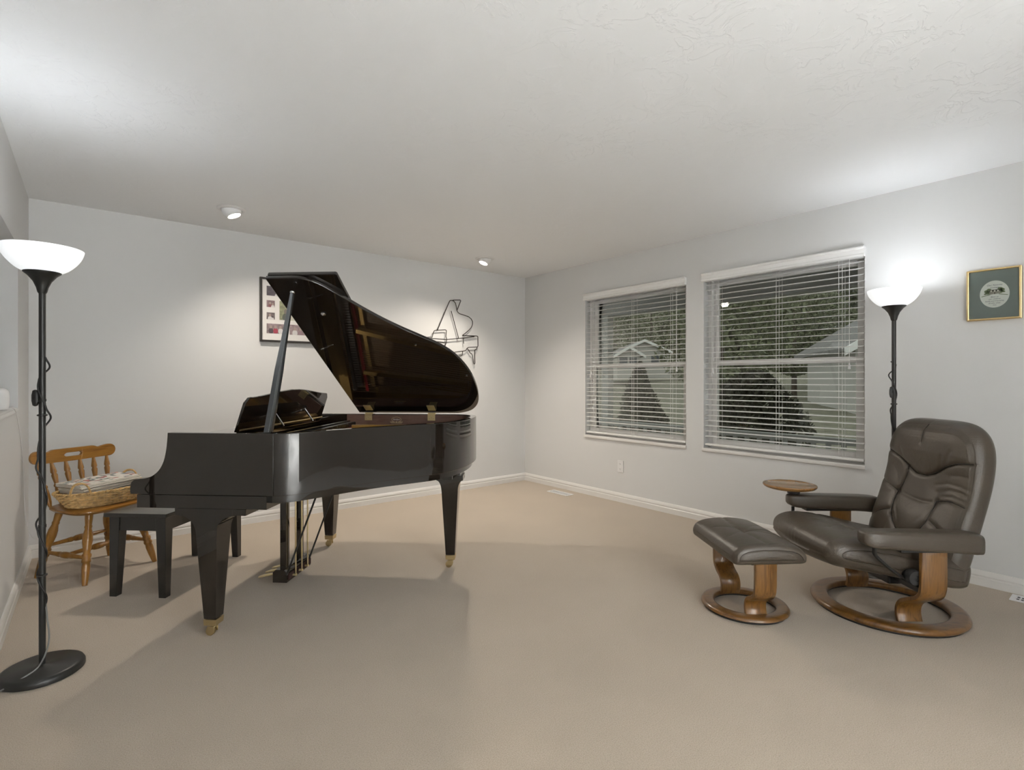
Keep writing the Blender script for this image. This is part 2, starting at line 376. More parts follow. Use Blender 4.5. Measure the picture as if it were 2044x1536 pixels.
# ------------------------------------------------------------------ ceiling can lights
def can_light(loc, aim, label):
    t = thing('ceiling_light', label, 'ceiling light', loc, 0, 'recessed eyeball lights')
    MB().lathe([(.066, -.001), (.066, -.006), (.072, -.011), (.088, -.009), (.097, -.003), (.097, -.0005)], 48, cap=False).build('trim_ring', M['plastic'], t, 50)
    d = Vector(aim).normalized(); c = Vector((0, 0, -.004))
    MB().lathe([(.066*sin(a), .066*cos(a)) for a in [math.radians(x) for x in range(42, 176, 8)]]+[(.002, -.066)], 40, c, d, cap=False).build('eyeball', M['plastic'], t, 60)
    MB().lathe([(.001, .046), (.030, .045), (.043, .043), (.0435, .040)], 32, c, d).build('bulb', M['lens'], t, 60)
    return Vector(loc)+c+d*.062, d
def spot(name, loc, d, power, col, angle, size=.04, blend=.7):
    l = bpy.data.lights.new(name, 'SPOT'); l.energy = power; l.color = col; l.spot_size = math.radians(angle); l.spot_blend = blend; l.shadow_soft_size = size
    o = bpy.data.objects.new(name, l); COL.objects.link(o); o.location = loc; o.rotation_euler = Vector(d).to_track_quat('-Z', 'Y').to_euler(); return o
WARM = (1., .90, .77)
p1, a1 = can_light((-3.296, -.609, H), (.48, -.22, -1.25), 'recessed eyeball ceiling light above the wooden chair')
p2, a2 = can_light((-.971, -.513, H), (-.40, .06, -1.), 'recessed eyeball ceiling light near the far corner')
spot('can_spot', p1+a1*.012, a1, 44, WARM, 150, .05, 1.)
spot('can_spot', p2+a2*.012, (-.25, -.34, -1.), 70, WARM, 150, .05, 1.)
M['bowl'] = pm('white_bowl_glass', (.85, .85, .83), .4, emit=((1., .97, .93), .8))
def pendant(x, y, label, power):                        # bowl uplights added as unseen fill behind the camera
    t = thing('fill_pendant', label, 'pendant lamp', (x, y, H), 0, 'added bowl fill pendants')
    MB().lathe([(.001, -.03), (.03, -.028), (.055, -.012), (.06, 0)], 32, cap=False).build('ceiling_cap', M['brass_satin'], t, 60)
    for k in range(3):
        a = 2*PI*k/3; MB().tube([(.02*cos(a), .02*sin(a), -.02), (.215*cos(a), .215*sin(a), -.62)], .0025, 8).build('rod', M['brass_satin'], t)
    MB().lathe([(.001, -.80), (.02, -.795), (.03, -.78), (.001, -.775)], 24).build('finial', M['brass_satin'], t)
    MB().lathe(catmull([(.001, -.785), (.08, -.775), (.15, -.735), (.20, -.67), (.22, -.61)], 6)+catmull([(.216, -.61), (.196, -.668), (.147, -.73), (.078, -.769), (.001, -.779)], 6), 48, cap=False).build('bowl', M['bowl'], t, 60)
    l = bpy.data.lights.new('fill_light', 'POINT'); l.energy = power; l.color = (.93, .975, 1.); l.shadow_soft_size = .05
    o = bpy.data.objects.new('fill_light', l); COL.objects.link(o); o.location = (x, y, H-.66)
for x, y, pw, lb in ((-3.3, -8.8, 170, 'bowl pendant added as fill behind the camera by the pass-through wall'), (-2.1, -10.2, 170, 'bowl pendant added as fill in the middle of the rear room'), (-1.0, -9.4, 100, 'bowl pendant added as fill behind the camera by the window wall')):
    pendant(x, y, lb, pw)
struct(MB().box(XL, 0, YR, -5.0, 0, .004).build('floor_bounce', pm('pale_bounce_tile', (.80, .80, .79), .5), smooth=0))  # pale floor added behind the camera to bounce light upward
for x, y, pw, ang, lb in ((-3.3, -8.6, 700, 105, 'added recessed fill light above rear floor by the pass-through wall'), (-1.2, -8.6, 500, 105, 'added recessed fill light above rear floor behind the baffle wall'), (-3.3, -10.6, 500, 105, 'added recessed fill light in far rear corner by pass-through wall'), (-1.2, -10.6, 400, 105, 'added recessed fill light in far rear corner by window wall'), (-1.1, -5.6, 28, 62, 'added recessed fill light just in front of the baffle wall'), (-3.2, -6.2, 380, 70, 'added recessed fill light above pale floor beside the baffle wall')):
    pp, aa = can_light((x, y, H), (0, -.12, -1.), lb); spot('can_spot', pp+aa*.012, aa, pw, (1., .985, .955), ang, .05, .6)  # unseen cans added behind the camera as fill

# ------------------------------------------------------------------ floor lamps
def floor_lamp(loc, label, rz, power, trail):
    t = thing('floor_lamp', label, 'floor lamp', loc, rz, 'black torchiere floor lamps')
    MB().lathe([(.001, 0), (.134, 0), (.139, .004), (.139, .018), (.134, .027), (.122, .032), (.02, .034), (.014, .038), (.001, .038)], 56).build('base', M['black_metal'], t, 40)
    p = MB().lathe([(.0115, .03), (.0115, 1.575)], 20); p.lathe([(.0135, .60), (.0135, .612)], 20); p.lathe([(.0135, 1.12), (.0135, 1.13)], 20)
    p.build('pole', M['black_metal'], t)
    MB().lathe([(.012, 1.565), (.016, 1.572), (.020, 1.59), (.030, 1.615), (.047, 1.638), (.061, 1.650), (.062, 1.654), (.05, 1.652), (.001, 1.640)], 40).build('shade_holder', M['black_metal'], t, 60)
    out = [(.058, 1.652), (.083, 1.667), (.106, 1.690), (.124, 1.717), (.134, 1.742), (.136, 1.752)]
    inn = [(.134, 1.753), (.131, 1.742), (.121, 1.719), (.103, 1.693), (.080, 1.670), (.04, 1.658), (.001, 1.657)]
    MB().lathe(catmull(out, 5)+catmull(inn, 5), 56, cap=False).build('lamp_shade', M['shade'], t, 60)
    path = []
    for k in range(150):
        z = 1.30-k/149*1.02; tw = 1.2 if k < 40 else (4.2 if .35 < z < .95 else 2.)
        a = 1.3*sin(k*.05)+k*.17; rr = .0135+.016*max(0, sin(k*.21))**2*(1 if k < 120 else .3)
        path.append((rr*cos(a), rr*sin(a), z))
    path = [(.0, .012, 1.315), (-.012, .010, 1.32)]+path
    c = MB().tube(path, .0036, 8); c.build('cord', M['black_plastic'], t, 60)
    MB().tube(catmull([path[-1]]+trail, 8), .0032, 8).build('cord_tail', M['rubber_grey'], t, 60)
    sw = MB()
    rows = []
    for z, a, b in ((-.034, .003, .003), (-.030, .010, .007), (-.012, .014, .009), (.012, .014, .009), (.030, .010, .007), (.034, .003, .003)):
        rows.append([(-.020+a*cos(2*PI*k/16), b*sin(2*PI*k/16)-.010, 1.135+z) for k in range(16)])
    sw.grid(rows, closed_u=True, cap=True); so = sw.build('switch', M['black_plastic'], t, 60)
    MB().box(-.023, -.017, -.0215, -.018, 1.13, 1.142).build('button', M['black_metal'], so, 0)
    for z in (.40, 1.06):
        MB().lathe([(.0135, z), (.0175, z+.002), (.0175, z+.006), (.0135, z+.008)], 14).build('cord_clip', M['black_plastic'], t)
    l = bpy.data.lights.new('lamp_light', 'POINT'); l.energy = power; l.color = (.93, .97, 1.); l.shadow_soft_size = .035
    o = bpy.data.objects.new('lamp_light', l); COL.objects.link(o); o.location = (loc[0], loc[1], 1.728)
YAWC = math.atan2(RT[1], RT[0])
floor_lamp((-4.238, -1.907, 0), 'black torchiere floor lamp beside the pass-through wall and wooden chair', YAWC, 2.5, [(.03, -.012, .24), (.045, -.02, .14), (.035, -.05, .06), (.01, -.09, .034), (-.04, -.145, .008), (-.09, -.13, .005), (-.13, -.07, .005), (-.155, .06, .006)])
floor_lamp((-.319, -3.806, 0), 'black torchiere floor lamp standing behind the leather recliner', YAWC, 2.1, [(.03, .012, .24), (.045, .02, .14), (.035, .05, .06), (.05, .11, .034), (.10, .15, .005), (.20, .14, .005)])

# ------------------------------------------------------------------ piano
PA = -math.atan2(.674, .7386)-.012
pn = thing('grand_piano', 'glossy black baby grand piano with its lid propped open', 'piano', (-3.179, -1.5174, 0), PA)
LQ = M['lacquer']
tail = [(.80, .71), (.885, .7085), (.955, .695), (1.015, .662), (1.058, .60), (1.082, .52), (1.091, .42), (1.089, .31), (1.075, .19), (1.045, .07), (.995, -.045), (.925, -.135), (.835, -.215), (.745, -.292), (.66, -.375), (.58, -.465), (.505, -.56), (.44, -.638), (.39, -.684), (.34, -.706), (.30, -.71)]
curve = catmull(tail, 6)                                       # spine -> tail -> bentside -> treble
out_u = [(-.18, .71), (.2, .71), (.5, .71)]+curve+[(.1, -.71), (-.18, -.71)]
out_ccw = out_u[::-1]
ZR, Z0 = .963, .675
inn_ccw = offset(out_ccw, .040, closed=False)
inn_ccw[0] = (-.18, -.67); inn_ccw[-1] = (-.18, .67)
rim_o = [(.30, -.7085)]+[p for p in out_ccw if p[0] > .302]+[(.30, .7085)]
rim_o = [(a, max(-.7085, min(.7085, b))) for a, b in rim_o]
MB().ring(rim_o, offset(rim_o, .040, False), Z0, ZR, closed=False).build('rim', LQ, pn, 30, bevel=.003)
cut = [p for p in out_ccw if p[0] > .12]
cut = [(.12, -.71)]+cut+[(.12, .71)]
r1 = offset(cut, .0405, closed=False); r2 = offset(cut, .052, closed=False)
MB().ring(r1, r2, .815, .958, closed=False).build('inner_rim', M['inner_rim'], pn, 30)
sb = offset(cut, .05, closed=False)
MB().prism(sb, .818, .828).build('soundboard', M['spruce'], pn, 0)
# lower tiers of the case seen under the rim
ti = [p for p in out_ccw if p[0] > -.17]
MB().ring(offset(ti, .028, False), offset(ti, .10, False), .638, .690, closed=False).build('lower_rim', LQ, pn, 30, bevel=.002)
bmz = MB()
for a0, b0, a1, b1 in ((.30, -.60, .95, .36), (.30, .15, 1.0, .30), (.30, .60, .98, .45)):
    d = Vector((a1-a0, b1-b0, 0)).normalized(); nn = Vector((-d.y, d.x, 0))*.035
    q = [Vector((a0, b0, 0))+nn, Vector((a0, b0, 0))-nn, Vector((a1, b1, 0))-nn, Vector((a1, b1, 0))+nn]
    bmz.prism([(v.x, v.y) for v in q], .665, .80)
bmz.box(.26, .34, -.62, .62, .655, .80)
bmz.build('bottom_beam', M['satin_black'], pn, 0)
MB().prism(offset(ti, .03, False), .79, .805).build('case_bottom', M['satin_black'], pn, 0)
MB().box(-.345, .285, -.709, .709, .612, .6735).build('key_bed', LQ, pn, 0, bevel=.0015)
# side panels: flat case sides with the curved arm in front
armp = catmull([(-.375, .676), (-.377, .70), (-.372, .728), (-.357, .742), (-.334, .746), (-.302, .750), (-.267, .762), (-.234, .790), (-.212, .83), (-.200, .88), (-.194, .93), (-.192, .963)], 5)
for s in (-1, 1):
    b0, b1 = (.668, .711) if s > 0 else (-.711, -.668)
    MB().prism(armp+[(.318, .963), (.318, .676)], b0, b1, lambda u, v, w: (u, w, v)).build('side_panel', LQ, pn, 35, bevel=.001)
    b0, b1 = (.615, .664) if s > 0 else (-.664, -.615)
    MB().box(-.35, -.195, b0, b1, .674, .738).build('cheek_block', LQ, pn, 0, bevel=.004)
MB().box(-.362, -.345, -.664, .664, .617, .700).build('keyslip', LQ, pn, 0, bevel=.003)
MB().box(-.342, -.195, -.612, .612, .690, .716).build('keyboard', M['ivory'], pn, 0)
MB().prism([(-.347, .726), (-.340, .740), (-.25, .758), (-.205, .79), (-.185, .86), (-.165, .92), (-.150, .943), (-.135, .945), (-.135, .80), (-.19, .74), (-.33, .722)], -.664, .664, lambda u, v, w: (u, w, v)).build('fallboard', LQ, pn, 30, bevel=.002)
MB().box(-.135, .0, -.668, .668, .925, .945).build('desk_shelf', LQ, pn, 0, bevel=.002)
# iron plate, strings, dampers
pl = MB(); pr = offset(cut, .053, False)
pl.ring(pr, offset(cut, .15, False), .842, .856, closed=False)
pl.box(.0, .30, -.655, .655, .842, .856)
for a0, b0, a1, b1 in ((.25, -.47, .62, -.30), (.25, -.22, .90, .02), (.25, .10, .99, .30), (.25, .42, 1.0, .52)):
    d = Vector((a1-a0, b1-b0, 0)).normalized(); nn = Vector((-d.y, d.x, 0))*.014
    q = [Vector((a0, b0, 0))+nn, Vector((a0, b0, 0))-nn, Vector((a1, b1, 0))-nn, Vector((a1, b1, 0))+nn]
    pl.prism([(v.x, v.y) for v in q], .855, .905)
pl.box(.10, .125, -.655, .655, .855, .890)
pl.build('iron_plate', M['gold_plate'], pn, 0, bevel=.003)
st = MB()
for k in range(70):
    f = k/69; b = -.62+1.20*f
    ln = .30+.62*min(1, f*1.25); dy = .08+.10*f if f > .3 else .02+.25*f
    st.tube([(.13, b, .884), (.16+ln*.98, min(b+dy, .63), .874)], .0011 if f < .7 else .0022, 5)
st.build('string_set', M['string'], pn, 40)['kind'] = 'stuff'
MB().box(.165, .185, -.60, .55, .857, .925).build('damper_rail', M['satin_black'], pn, 0)
d = MB()
for k in range(58):
    b = -.56+1.08*k/57; d.box(.190, .235, b-.006, b+.006, .888, .918)
d.build('damper_heads', M['satin_black'], pn, 0)
MB().box(.238, .258, -.60, .58, .858, .885).build('felt_strip', M['felt_red'], pn, 0)
# music desk leaning back over the shelf
dk = []
for k in range(41):
    b = -.50+k/40.*.97; e = min(1, (.5-abs(b) if b < 0 else .47-b)/.035); top = .186+.034*max(0, cos(b*PI*1.15))**1.5-(.03*(1-math.sqrt(max(0, 1-(1-e)**2))) if e < 1 else 0)
    dk.append((b, top))
poly = [(-.50, 0)]+dk+[(.47, 0)]
mdk = MB().prism(poly, 0, .014, lambda u, v, w: (-.004+v*.31+w*.95, u, .946+v*.95-w*.31)); mdk = mdk.build('music_desk', LQ, pn, 30, bevel=.003)
for b in (-.18, .18):
    s = MB().tube([(.022, b, 1.045), (.088, b, .95)], .006, 8, .5); s.build('desk_support', M['steel'], mdk)
h = MB().tube([(.012, -.48, .954), (.012, .48, .954)], .0045, 8); h.build('desk_hinge', M['brass_satin'], mdk)
# lid (hinged along the spine) with the front flap folded over on it
TH = math.radians(31.3); HB, HZ = .716, .968
def lid(u, v, w):                                       # u along the case, v in plan, w above the closed lid's underside
    s = HB-v; return (u, HB-s*cos(TH)+w*sin(TH), HZ+s*sin(TH)+w*cos(TH))
lo = offset(cut, -.012, False)
lo = [p for p in lo if p[0] > .19]
lo = [(.166, -.722)]+lo+[(.19, .716)]
lo = [(a, min(b, .716)) for a, b in lo]
ld = MB().prism(lo, 0, .020, lid).build('lid', LQ, pn, 30, bevel=.004)
MB().prism([(.171, -.722), (.520, -.722), (.527, -.715), (.548, .716), (.195, .716)], .0215, .0415, lid).build('lid_flap', LQ, ld, 0, bevel=.004)
MB().lathe([(.002, 0), (.012, .002), (.014, .006), (.010, .010), (.006, .012), (.002, .016)], 20, lid(.36, -.44, .001), Vector(lid(0, 0, -1))-Vector(lid(0, 0, 0))).build('lid_bumper', M['steel'], ld, 60)
for a, b in ((.80, -.14), (1.055, .20)):
    MB().lathe([(.006, 0), (.006, .004), (.002, .006)], 12, lid(a, b, .0005), Vector(lid(0, 0, -1))-Vector(lid(0, 0, 0))).build('rubber_pad', M['steel'], ld, 60)
for a in (.28, .74):
    hb = MB(); hb.box(a-.027, a+.027, .6520, .6565, .918, .962); hb.box(a-.027, a+.027, .652, .69, .962, .9655)
    hb.tube([(a-.027, .672, .9675), (a+.027, .672, .9675)], .0055, 10)
    lp = [(a-.027, .672), (a+.027, .672), (a+.027, .60), (a-.027, .60)]
    hb.prism(lp, -.004, 0, lid)
    h = hb.build('lid_hinge', M['brass'], pn, 40)
    sc = MB()
    for q in (-.014, 0, .014): sc.lathe([(.0032, 0), (.0028, .0012), (.001, .0015)], 10, (a+q, .652, .932+(.006 if q == 0 else 0)), (0, -1, 0))
    sc.build('screw', M['brass_satin'], h)
# lid prop
base = Vector((.268, -.668, .945)); tip = Vector(lid(.285, HB-1.372, -.004)); ax = (tip-base).normalized(); sd = Vector((1, 0, 0)); sd = (sd-ax*ax.dot(sd)).normalized(); fr = ax.cross(sd)
Lp = (tip-base).length
def psec(f, wv, dv, n=12): return [tuple(base+ax*(f*Lp)+sd*(wv*(abs(cos(2*PI*k/n))**.35*(1 if cos(2*PI*k/n) > 0 else -1)))+fr*(dv*(abs(sin(2*PI*k/n))**.35*(1 if sin(2*PI*k/n) > 0 else -1)))) for k in range(n)]
M['prop'] = pm('black_satin_metal', (.20, .21, .22), .16, metal=.8)
pp = MB().grid([psec(0, .014, .023), psec(.1, .014, .023), psec(.42, .014, .0225), psec(.47, .0135, .020), psec(.60, .012, .0145), psec(.8, .010, .011), psec(.965, .008, .009)], closed_u=True, cap=True).build('lid_prop', M['prop'], pn, 40)
MB().lathe([(.004, 0), (.011, .003), (.013, .009), (.010, .015), (.004, .018)], 16, tuple(base+ax*(Lp*.955)), ax).build('prop_tip', M['steel'], pp, 60)
sp = base+ax*(.24*Lp); MB().lathe([(.0075, -.0135), (.0075, .0135)], 14, tuple(sp), tuple(sd)).build('pivot_pin', M['black_plastic'], pp)
MB().box(.236, .30, -.700, -.662, .955, .9665).build('prop_cup', LQ, pn, 0)
# maker's decal on the inner rim
M['decal'] = pm('gold_decal', (.62, .50, .30), .4, metal=.3); M['decal_w'] = pm('pale_decal', (.80, .78, .74), .5)
db = MB(); yb = .6563
def dfn(u, v, w): return (.485+u, yb-w, .918+v)
el = circ(.036, 28, ry=.024); db.ring([(x, y*.8+.006) for x, y in el], [(x*.92, y*.72+.006) for x, y in el], 0, .0006, dfn)
db.prism([(-.046, -.014), (-.012, -.014), (-.012, -.009), (-.046, -.009)], 0, .0006, dfn); db.prism([(.012, -.014), (.046, -.014), (.046, -.009), (.012, -.009)], 0, .0006, dfn)
db.prism([(-.040, -.021), (.040, -.021), (.040, -.018), (-.040, -.018)], 0, .0006, dfn); db.prism([(0, -.018), (.006, -.011), (0, -.005), (-.006, -.011)], 0, .0008, dfn)
dec = db.build('decal', M['decal'], pn, 0)
text('Sanders', .016, M['decal_w'], (.485, yb-.0008, .925), (PI/2, 0, 0), dec)
# legs with corbels and brass casters
def pleg(a, b, zc, yaw, corb):
    m = MB(); n = 8
    def rot(p): return (a+p[0]*cos(yaw)-p[1]*sin(yaw), b+p[0]*sin(yaw)+p[1]*cos(yaw), p[2])
    prof = [(zc, corb), (zc-.030, corb)]+[(zc-.030-.072*(1-cos(PI/2*k/n)), corb-(corb-.052)*sin(PI/2*k/n)) for k in range(1, n+1)]
    rows = []
    for z, hx in prof+[(.088, .029)]:
        hy = .0585 if z > .51 else .029+.026*(z-.088)/(.51-.088)
        hx2 = hx if z > .49 else hy
        rows.append([rot(q) for q in ((-hx2, -hy, z), (hx2, -hy, z), (hx2, hy, z), (-hx2, hy, z))])
    lg = m.grid(rows, closed_u=True, cap=True).build('leg', LQ, pn, 25)
    c = MB(); rows = [[rot(q) for q in ((-h_, -h_, z), (h_, -h_, z), (h_, h_, z), (-h_, h_, z))] for z, h_ in ((.084, .031), (.056, .0295))]
    c.grid(rows, closed_u=True, cap=True)
    c.lathe([(.012, .058), (.012, .050), (.018, .046), (.018, .043)], 16, rot((0, 0, 0)))
    o1 = rot((-.012, -.014, .021)); dd = Vector(rot((-.012, 1, .021)))-Vector(o1); dd = dd.normalized()
    c.lathe([(.008, -.003), (.019, 0), (.021, .003), (.021, .017), (.019, .020), (.008, .023)], 24, o1, tuple(dd))
    c.box(0, 1, 0, 1, 0, 1, lambda q: rot((-.020+q[0]*.034, -.020+q[1]*.003, .018+q[2]*.030))); c.box(0, 1, 0, 1, 0, 1, lambda q: rot((-.020+q[0]*.034, .010+q[1]*.003, .018+q[2]*.030)))
    c.build('caster', M['brass_satin'], lg, 40, bevel=.001)
pleg(-.008, -.650, .612, 0, .150); pleg(-.008, .670, .612, 0, .150); pleg(.945, .317, .60, .05, .085)
for q in ((.12, .185, -.709, -.60, .582, .6115), (.12, .185, .60, .709, .582, .6115), (.86, 1.02, .24, .40, .600, .665), (.80, .855, .25, .34, .60, .66), (.90, 1.0, .08, .235, .61, .66)):
    MB().box(*q).build('leg_plate', LQ, pn, 0, bevel=.002)
# pedal lyre
ly = MB()
ly.prism([(-.022, .035), (.062, .035), (.062, .092), (.045, .108), (-.006, .108), (-.022, .092)], -.135, .165, lambda u, v, w: (u+.02, w, v+.012))
lyo = ly.build('pedal_lyre', LQ, pn, 25, bevel=.002)
for b in (-.080, .095):
    MB().box(.024, .060, b-.021, b+.021, .105, .615).build('lyre_post', LQ, lyo, 0, bevel=.002)
tb = MB(); tb.box(.02, .12, -.10, .115, .556, .575); tb.box(.09, .12, -.16, .16, .575, .60); tb.build('trap_block', M['satin_black'], lyo, 0, bevel=.003)
rd = MB()
for b in (-.075, 0, .075): rd.tube([(.105, b, .08), (.105, b, .64)], .0045, 10)
rd.build('pedal_rod', M['brass_satin'], lyo)
for b in (-.14, .14): MB().tube([(.084, b, .095), (.31, b*.95, .69)], .0055, 10).build('lyre_brace', M['black_metal'], lyo)
MB().box(.080, .090, -.12, .15, .060, .095).build('lyre_felt', pm('dark_red_felt', (.03, .009, .006), .9), lyo, 0)
for b in (-.075, 0, .075):
    rows = []
    for x, wv, z in ((.11, .010, .074), (0, .010, .074), (-.03, .011, .073), (-.065, .019, .068), (-.095, .023, .061), (-.112, .018, .056), (-.118, .008, .054)):
        rows.append([(x, b+wv*cos(2*PI*k/14), z+.0055*sin(2*PI*k/14)) for k in range(14)])
    MB().grid(rows, closed_u=True, cap=True).build('pedal', M['brass'], lyo, 60)

# ------------------------------------------------------------------ piano bench
bn = thing('piano_bench', 'black wooden piano bench at the keyboard beside the chair', 'bench', (-3.64, -.979, 0), PA)
MB().prism(rrect(-.185, .185, -.375, .375, .006, 3), .448, .470).build('bench_top', M['satin_black'], bn, 30, bevel=.003)
MB().ring([(-.16, -.35), (.16, -.35), (.16, .35), (-.16, .35)], [(-.14, -.33), (.14, -.33), (.14, .33), (-.14, .33)], .370, .449).build('apron', M['satin_black'], bn, 0)
for sx in (-1, 1):
    for sy in (-1, 1):
        a = sorted((sx*.165, sx*.105)); b = sorted((sy*.355, sy*.295)); a2 = sorted((sx*.165, sx*.125)); b2 = sorted((sy*.355, sy*.315))
        MB().frustum((*a2, *b2), 0, (*a, *b), .449).build('leg', M['satin_black'], bn, 0, bevel=.002)

# ------------------------------------------------------------------ maple chair
CY = math.radians(33.5)
ch = thing('wooden_chair', 'honey maple spindle back chair in the room corner holding a wicker basket', 'chair', (-4.047, -.551, 0), CY)
rows = []
def seat_pt(s, t):
    m = max(abs(s), abs(t), 1e-6); k = 1/max(.5, ((abs(s)/m)**4+(abs(t)/m)**4)**.25); x, y = s*k, t*k
    hw = .215-.022*y
    return x*hw, y*.205+.012*(x*x-1)*(y < 0)
sm = MB(); ng = 21; q = [[seat_pt(-1+2*i/(ng-1), -1+2*j/(ng-1)) for i in range(ng)] for j in range(ng)]
def seat_z(i, j):
    s, t_ = -1+2*i/(ng-1), -1+2*j/(ng-1); m = max(abs(s), abs(t_)); return .436-.010*max(0, 1-((s-.0)**2+(t_+.1)**2)*1.6)-.012*max(0, m-.85)/.15
sm.grid([[(*q[j][i], seat_z(i, j)) for i in range(ng)] for j in range(ng)])
sm.grid([[(q[j][i][0]*.94, q[j][i][1]*.94, .402) for i in range(ng)] for j in range(ng)][::-1])
ed = [(i, 0) for i in range(ng-1)]+[(ng-1, j) for j in range(ng-1)]+[(i, ng-1) for i in range(ng-1, 0, -1)]+[(0, j) for j in range(ng-1, 0, -1)]
sm.grid([[(*q[j][i], seat_z(i, j)) for i, j in ed], [(q[j][i][0]*1.006, q[j][i][1]*1.006, .416) for i, j in ed], [(q[j][i][0]*.94, q[j][i][1]*.94, .402) for i, j in ed]], closed_u=True)
sm.build('seat', M['maple_x'], ch, 50)
def turned(a, b, prof, seg=18):
    A, B = Vector(a), Vector(b); m = MB(); L = (B-A).length
    return m.lathe([(r_, f*L) for f, r_ in prof], seg, a, B-A)
LEGP = [(0, .013), (.04, .015), (.14, .019), (.25, .0215), (.30, .019), (.31, .023), (.335, .024), (.36, .020), (.38, .024), (.41, .025), (.43, .018), (.50, .021), (.60, .026), (.68, .025), (.76, .017), (.79, .020), (.81, .017), (.90, .020), (1, .021)]
feet = {}
for sx in (-1, 1):
    for sy in (-1, 1):
        top = (sx*.135, sy*.125, .412); ft = (sx*.215, sy*.208, .0); feet[sx, sy] = (Vector(top), Vector(ft))
        turned(ft, top, LEGP).build('leg', M['maple'], ch, 50)
def on(sx, sy, z): a, b = feet[sx, sy]; return b+(a-b)*(z/.412)
STP = [(0, .009), (.12, .011), (.28, .013), (.36, .016), (.40, .013), (.43, .018), (.5, .020), (.57, .018), (.60, .013), (.64, .016), (.72, .013), (.88, .011), (1, .009)]
for sx in (-1, 1): turned(on(sx, -1, .15), on(sx, 1, .15), STP, 14).build('stretcher', M['maple'], ch, 50)
c1 = (on(-1, -1, .15)+on(-1, 1, .15))/2; c2 = (on(1, -1, .15)+on(1, 1, .15))/2
turned(c1, c2, STP, 14).build('stretcher', M['maple'], ch, 50)
turned(on(-1, 1, .19), on(1, 1, .19), STP, 14).build('stretcher', M['maple'], ch, 50)
SPP = [(0, .009), (.15, .011), (.30, .0145), (.40, .016), (.47, .012), (.49, .016), (.52, .017), (.56, .013), (.70, .0155), (.78, .018), (.80, .013), (.83, .016), (.92, .010), (1, .008)]
SPP2 = [(0, .008), (.10, .0135), (.25, .0165), (.36, .0145), (.40, .012), (.42, .0165), (.45, .016), (.48, .011), (.58, .0145), (.66, .0165), (.70, .012), (.73, .0165), (.78, .015), (.90, .0095), (1, .008)]
def rail_y(x): return .235-.35*(x*x)*.9+.0
for x in (-.205, -.125, -.042, .042, .125, .205):
    turned((x*.84, .168-.25*x*x, .425), (x, rail_y(x)+.004, .705), SPP2, 14).build('spindle', M['maple'], ch, 50)
# top rail: swept plank with rounded ends and a hand slot (ring of quads around the slot)
def rail_half(x):                                   # bottom, top of the rail at x
    ax_ = abs(x); top = .768 if ax_ < .12 else .768-.013*min(1, (ax_-.12)/.03) if ax_ < .15 else .755+.014*sin(min(1, (ax_-.15)/.06)*PI/2)
    bot = .684+.006*(ax_/.24)
    if ax_ > (.215 if x > 0 else .211):
        e = min(1, (ax_-(.215 if x > 0 else .211))/.036); hlf = (top-bot)/2*math.sqrt(max(.0, 1-e*e)); mid = (top+bot)/2; top, bot = mid+hlf, mid-hlf
    return bot, top
xs = sorted(set([-.247+.498*i/60 for i in range(61)]+[-.247+.036*(1-cos(PI/2*i/8)) for i in range(9)]+[.251-.036*(1-cos(PI/2*i/8)) for i in range(9)]))
rl = MB()
def slot(x):
    e = abs(x)/.052
    return .0125*math.sqrt(max(0, 1-max(0, (e-.75)/.25)**2)) if e < 1 else 0
rows = []
for x in xs:
    b_, t_ = rail_half(x); y = rail_y(x); m_ = .727; s_ = slot(x)
    rows.append([(x, y-.010, b_), (x, y-.010, m_-s_), (x, y-.010, m_+s_), (x, y-.010, t_), (x, y+.010, t_), (x, y+.010, m_+s_), (x, y+.010, m_-s_), (x, y+.010, b_)])
o0 = len(rl.v); rl.v += [p for r_ in rows for p in r_]
for j in range(len(rows)-1):
    sl_ = slot((xs[j]+xs[j+1])/2) > 0
    for i in range(8):
        if sl_ and i in (1, 5): continue
        a, b = j*8+i, j*8+(i+1) % 8; rl.f.append((a, b, b+8, a+8)); rl.mi.append(0)
    if sl_:
        rl.f.append((j*8+1, j*8+9, j*8+14, j*8+6)); rl.f.append((j*8+2, j*8+5, j*8+13, j*8+10)); rl.mi += [0, 0]
rl.build('top_rail', M['maple_x'], ch, 40, bevel=.003)

# ------------------------------------------------------------------ wicker basket with newspapers
bx, by = .015, -.035
def chw(x, y): return (-4.047+cos(CY)*x-sin(CY)*y, -.551+sin(CY)*x+cos(CY)*y)
bk = thing('wicker_basket', 'oval straw wicker basket of newspapers on the maple chair seat', 'basket', (*chw(.012, -.055), .437), CY-.03)
def oval(f, a=.262, b=.150): return (a*abs(cos(f))**.85*(1 if cos(f) > 0 else -1), b*abs(sin(f))**.85*(1 if sin(f) > 0 else -1))
nst = 40; wv = MB()
for lv in range(10):
    h_ = .006+.0088*lv; g = .80+.22*(lv/9)
    path = []
    for k in range(nst*6):
        f = 2*PI*k/(nst*6); x, y = oval(f); ph = cos(f*nst/2+(PI if lv % 2 else 0)); l = math.hypot(x, y)
        path.append((x*g+x/l*.0048*ph, y*g+y/l*.0048*ph, h_+.0012*sin(f*nst/2)))
    rows = []
    for k, p in enumerate(path):
        x, y, z = p; l = math.hypot(x, y)
        rows.append([(x+x/l*.0042*cos(2*PI*i/6), y+y/l*.0042*cos(2*PI*i/6), z+.0046*sin(2*PI*i/6)) for i in range(6)])
    wv.grid(rows, closed_u=True, closed_v=True)
for k in range(nst):
    f = 2*PI*k/nst; x, y = oval(f); wv.tube([(x*.79, y*.79, .003), (x*.92, y*.92, .05), (x*1.02, y*1.02, .092)], .0024, 5)
wv.build('woven_side', M['wicker'], bk, 60)
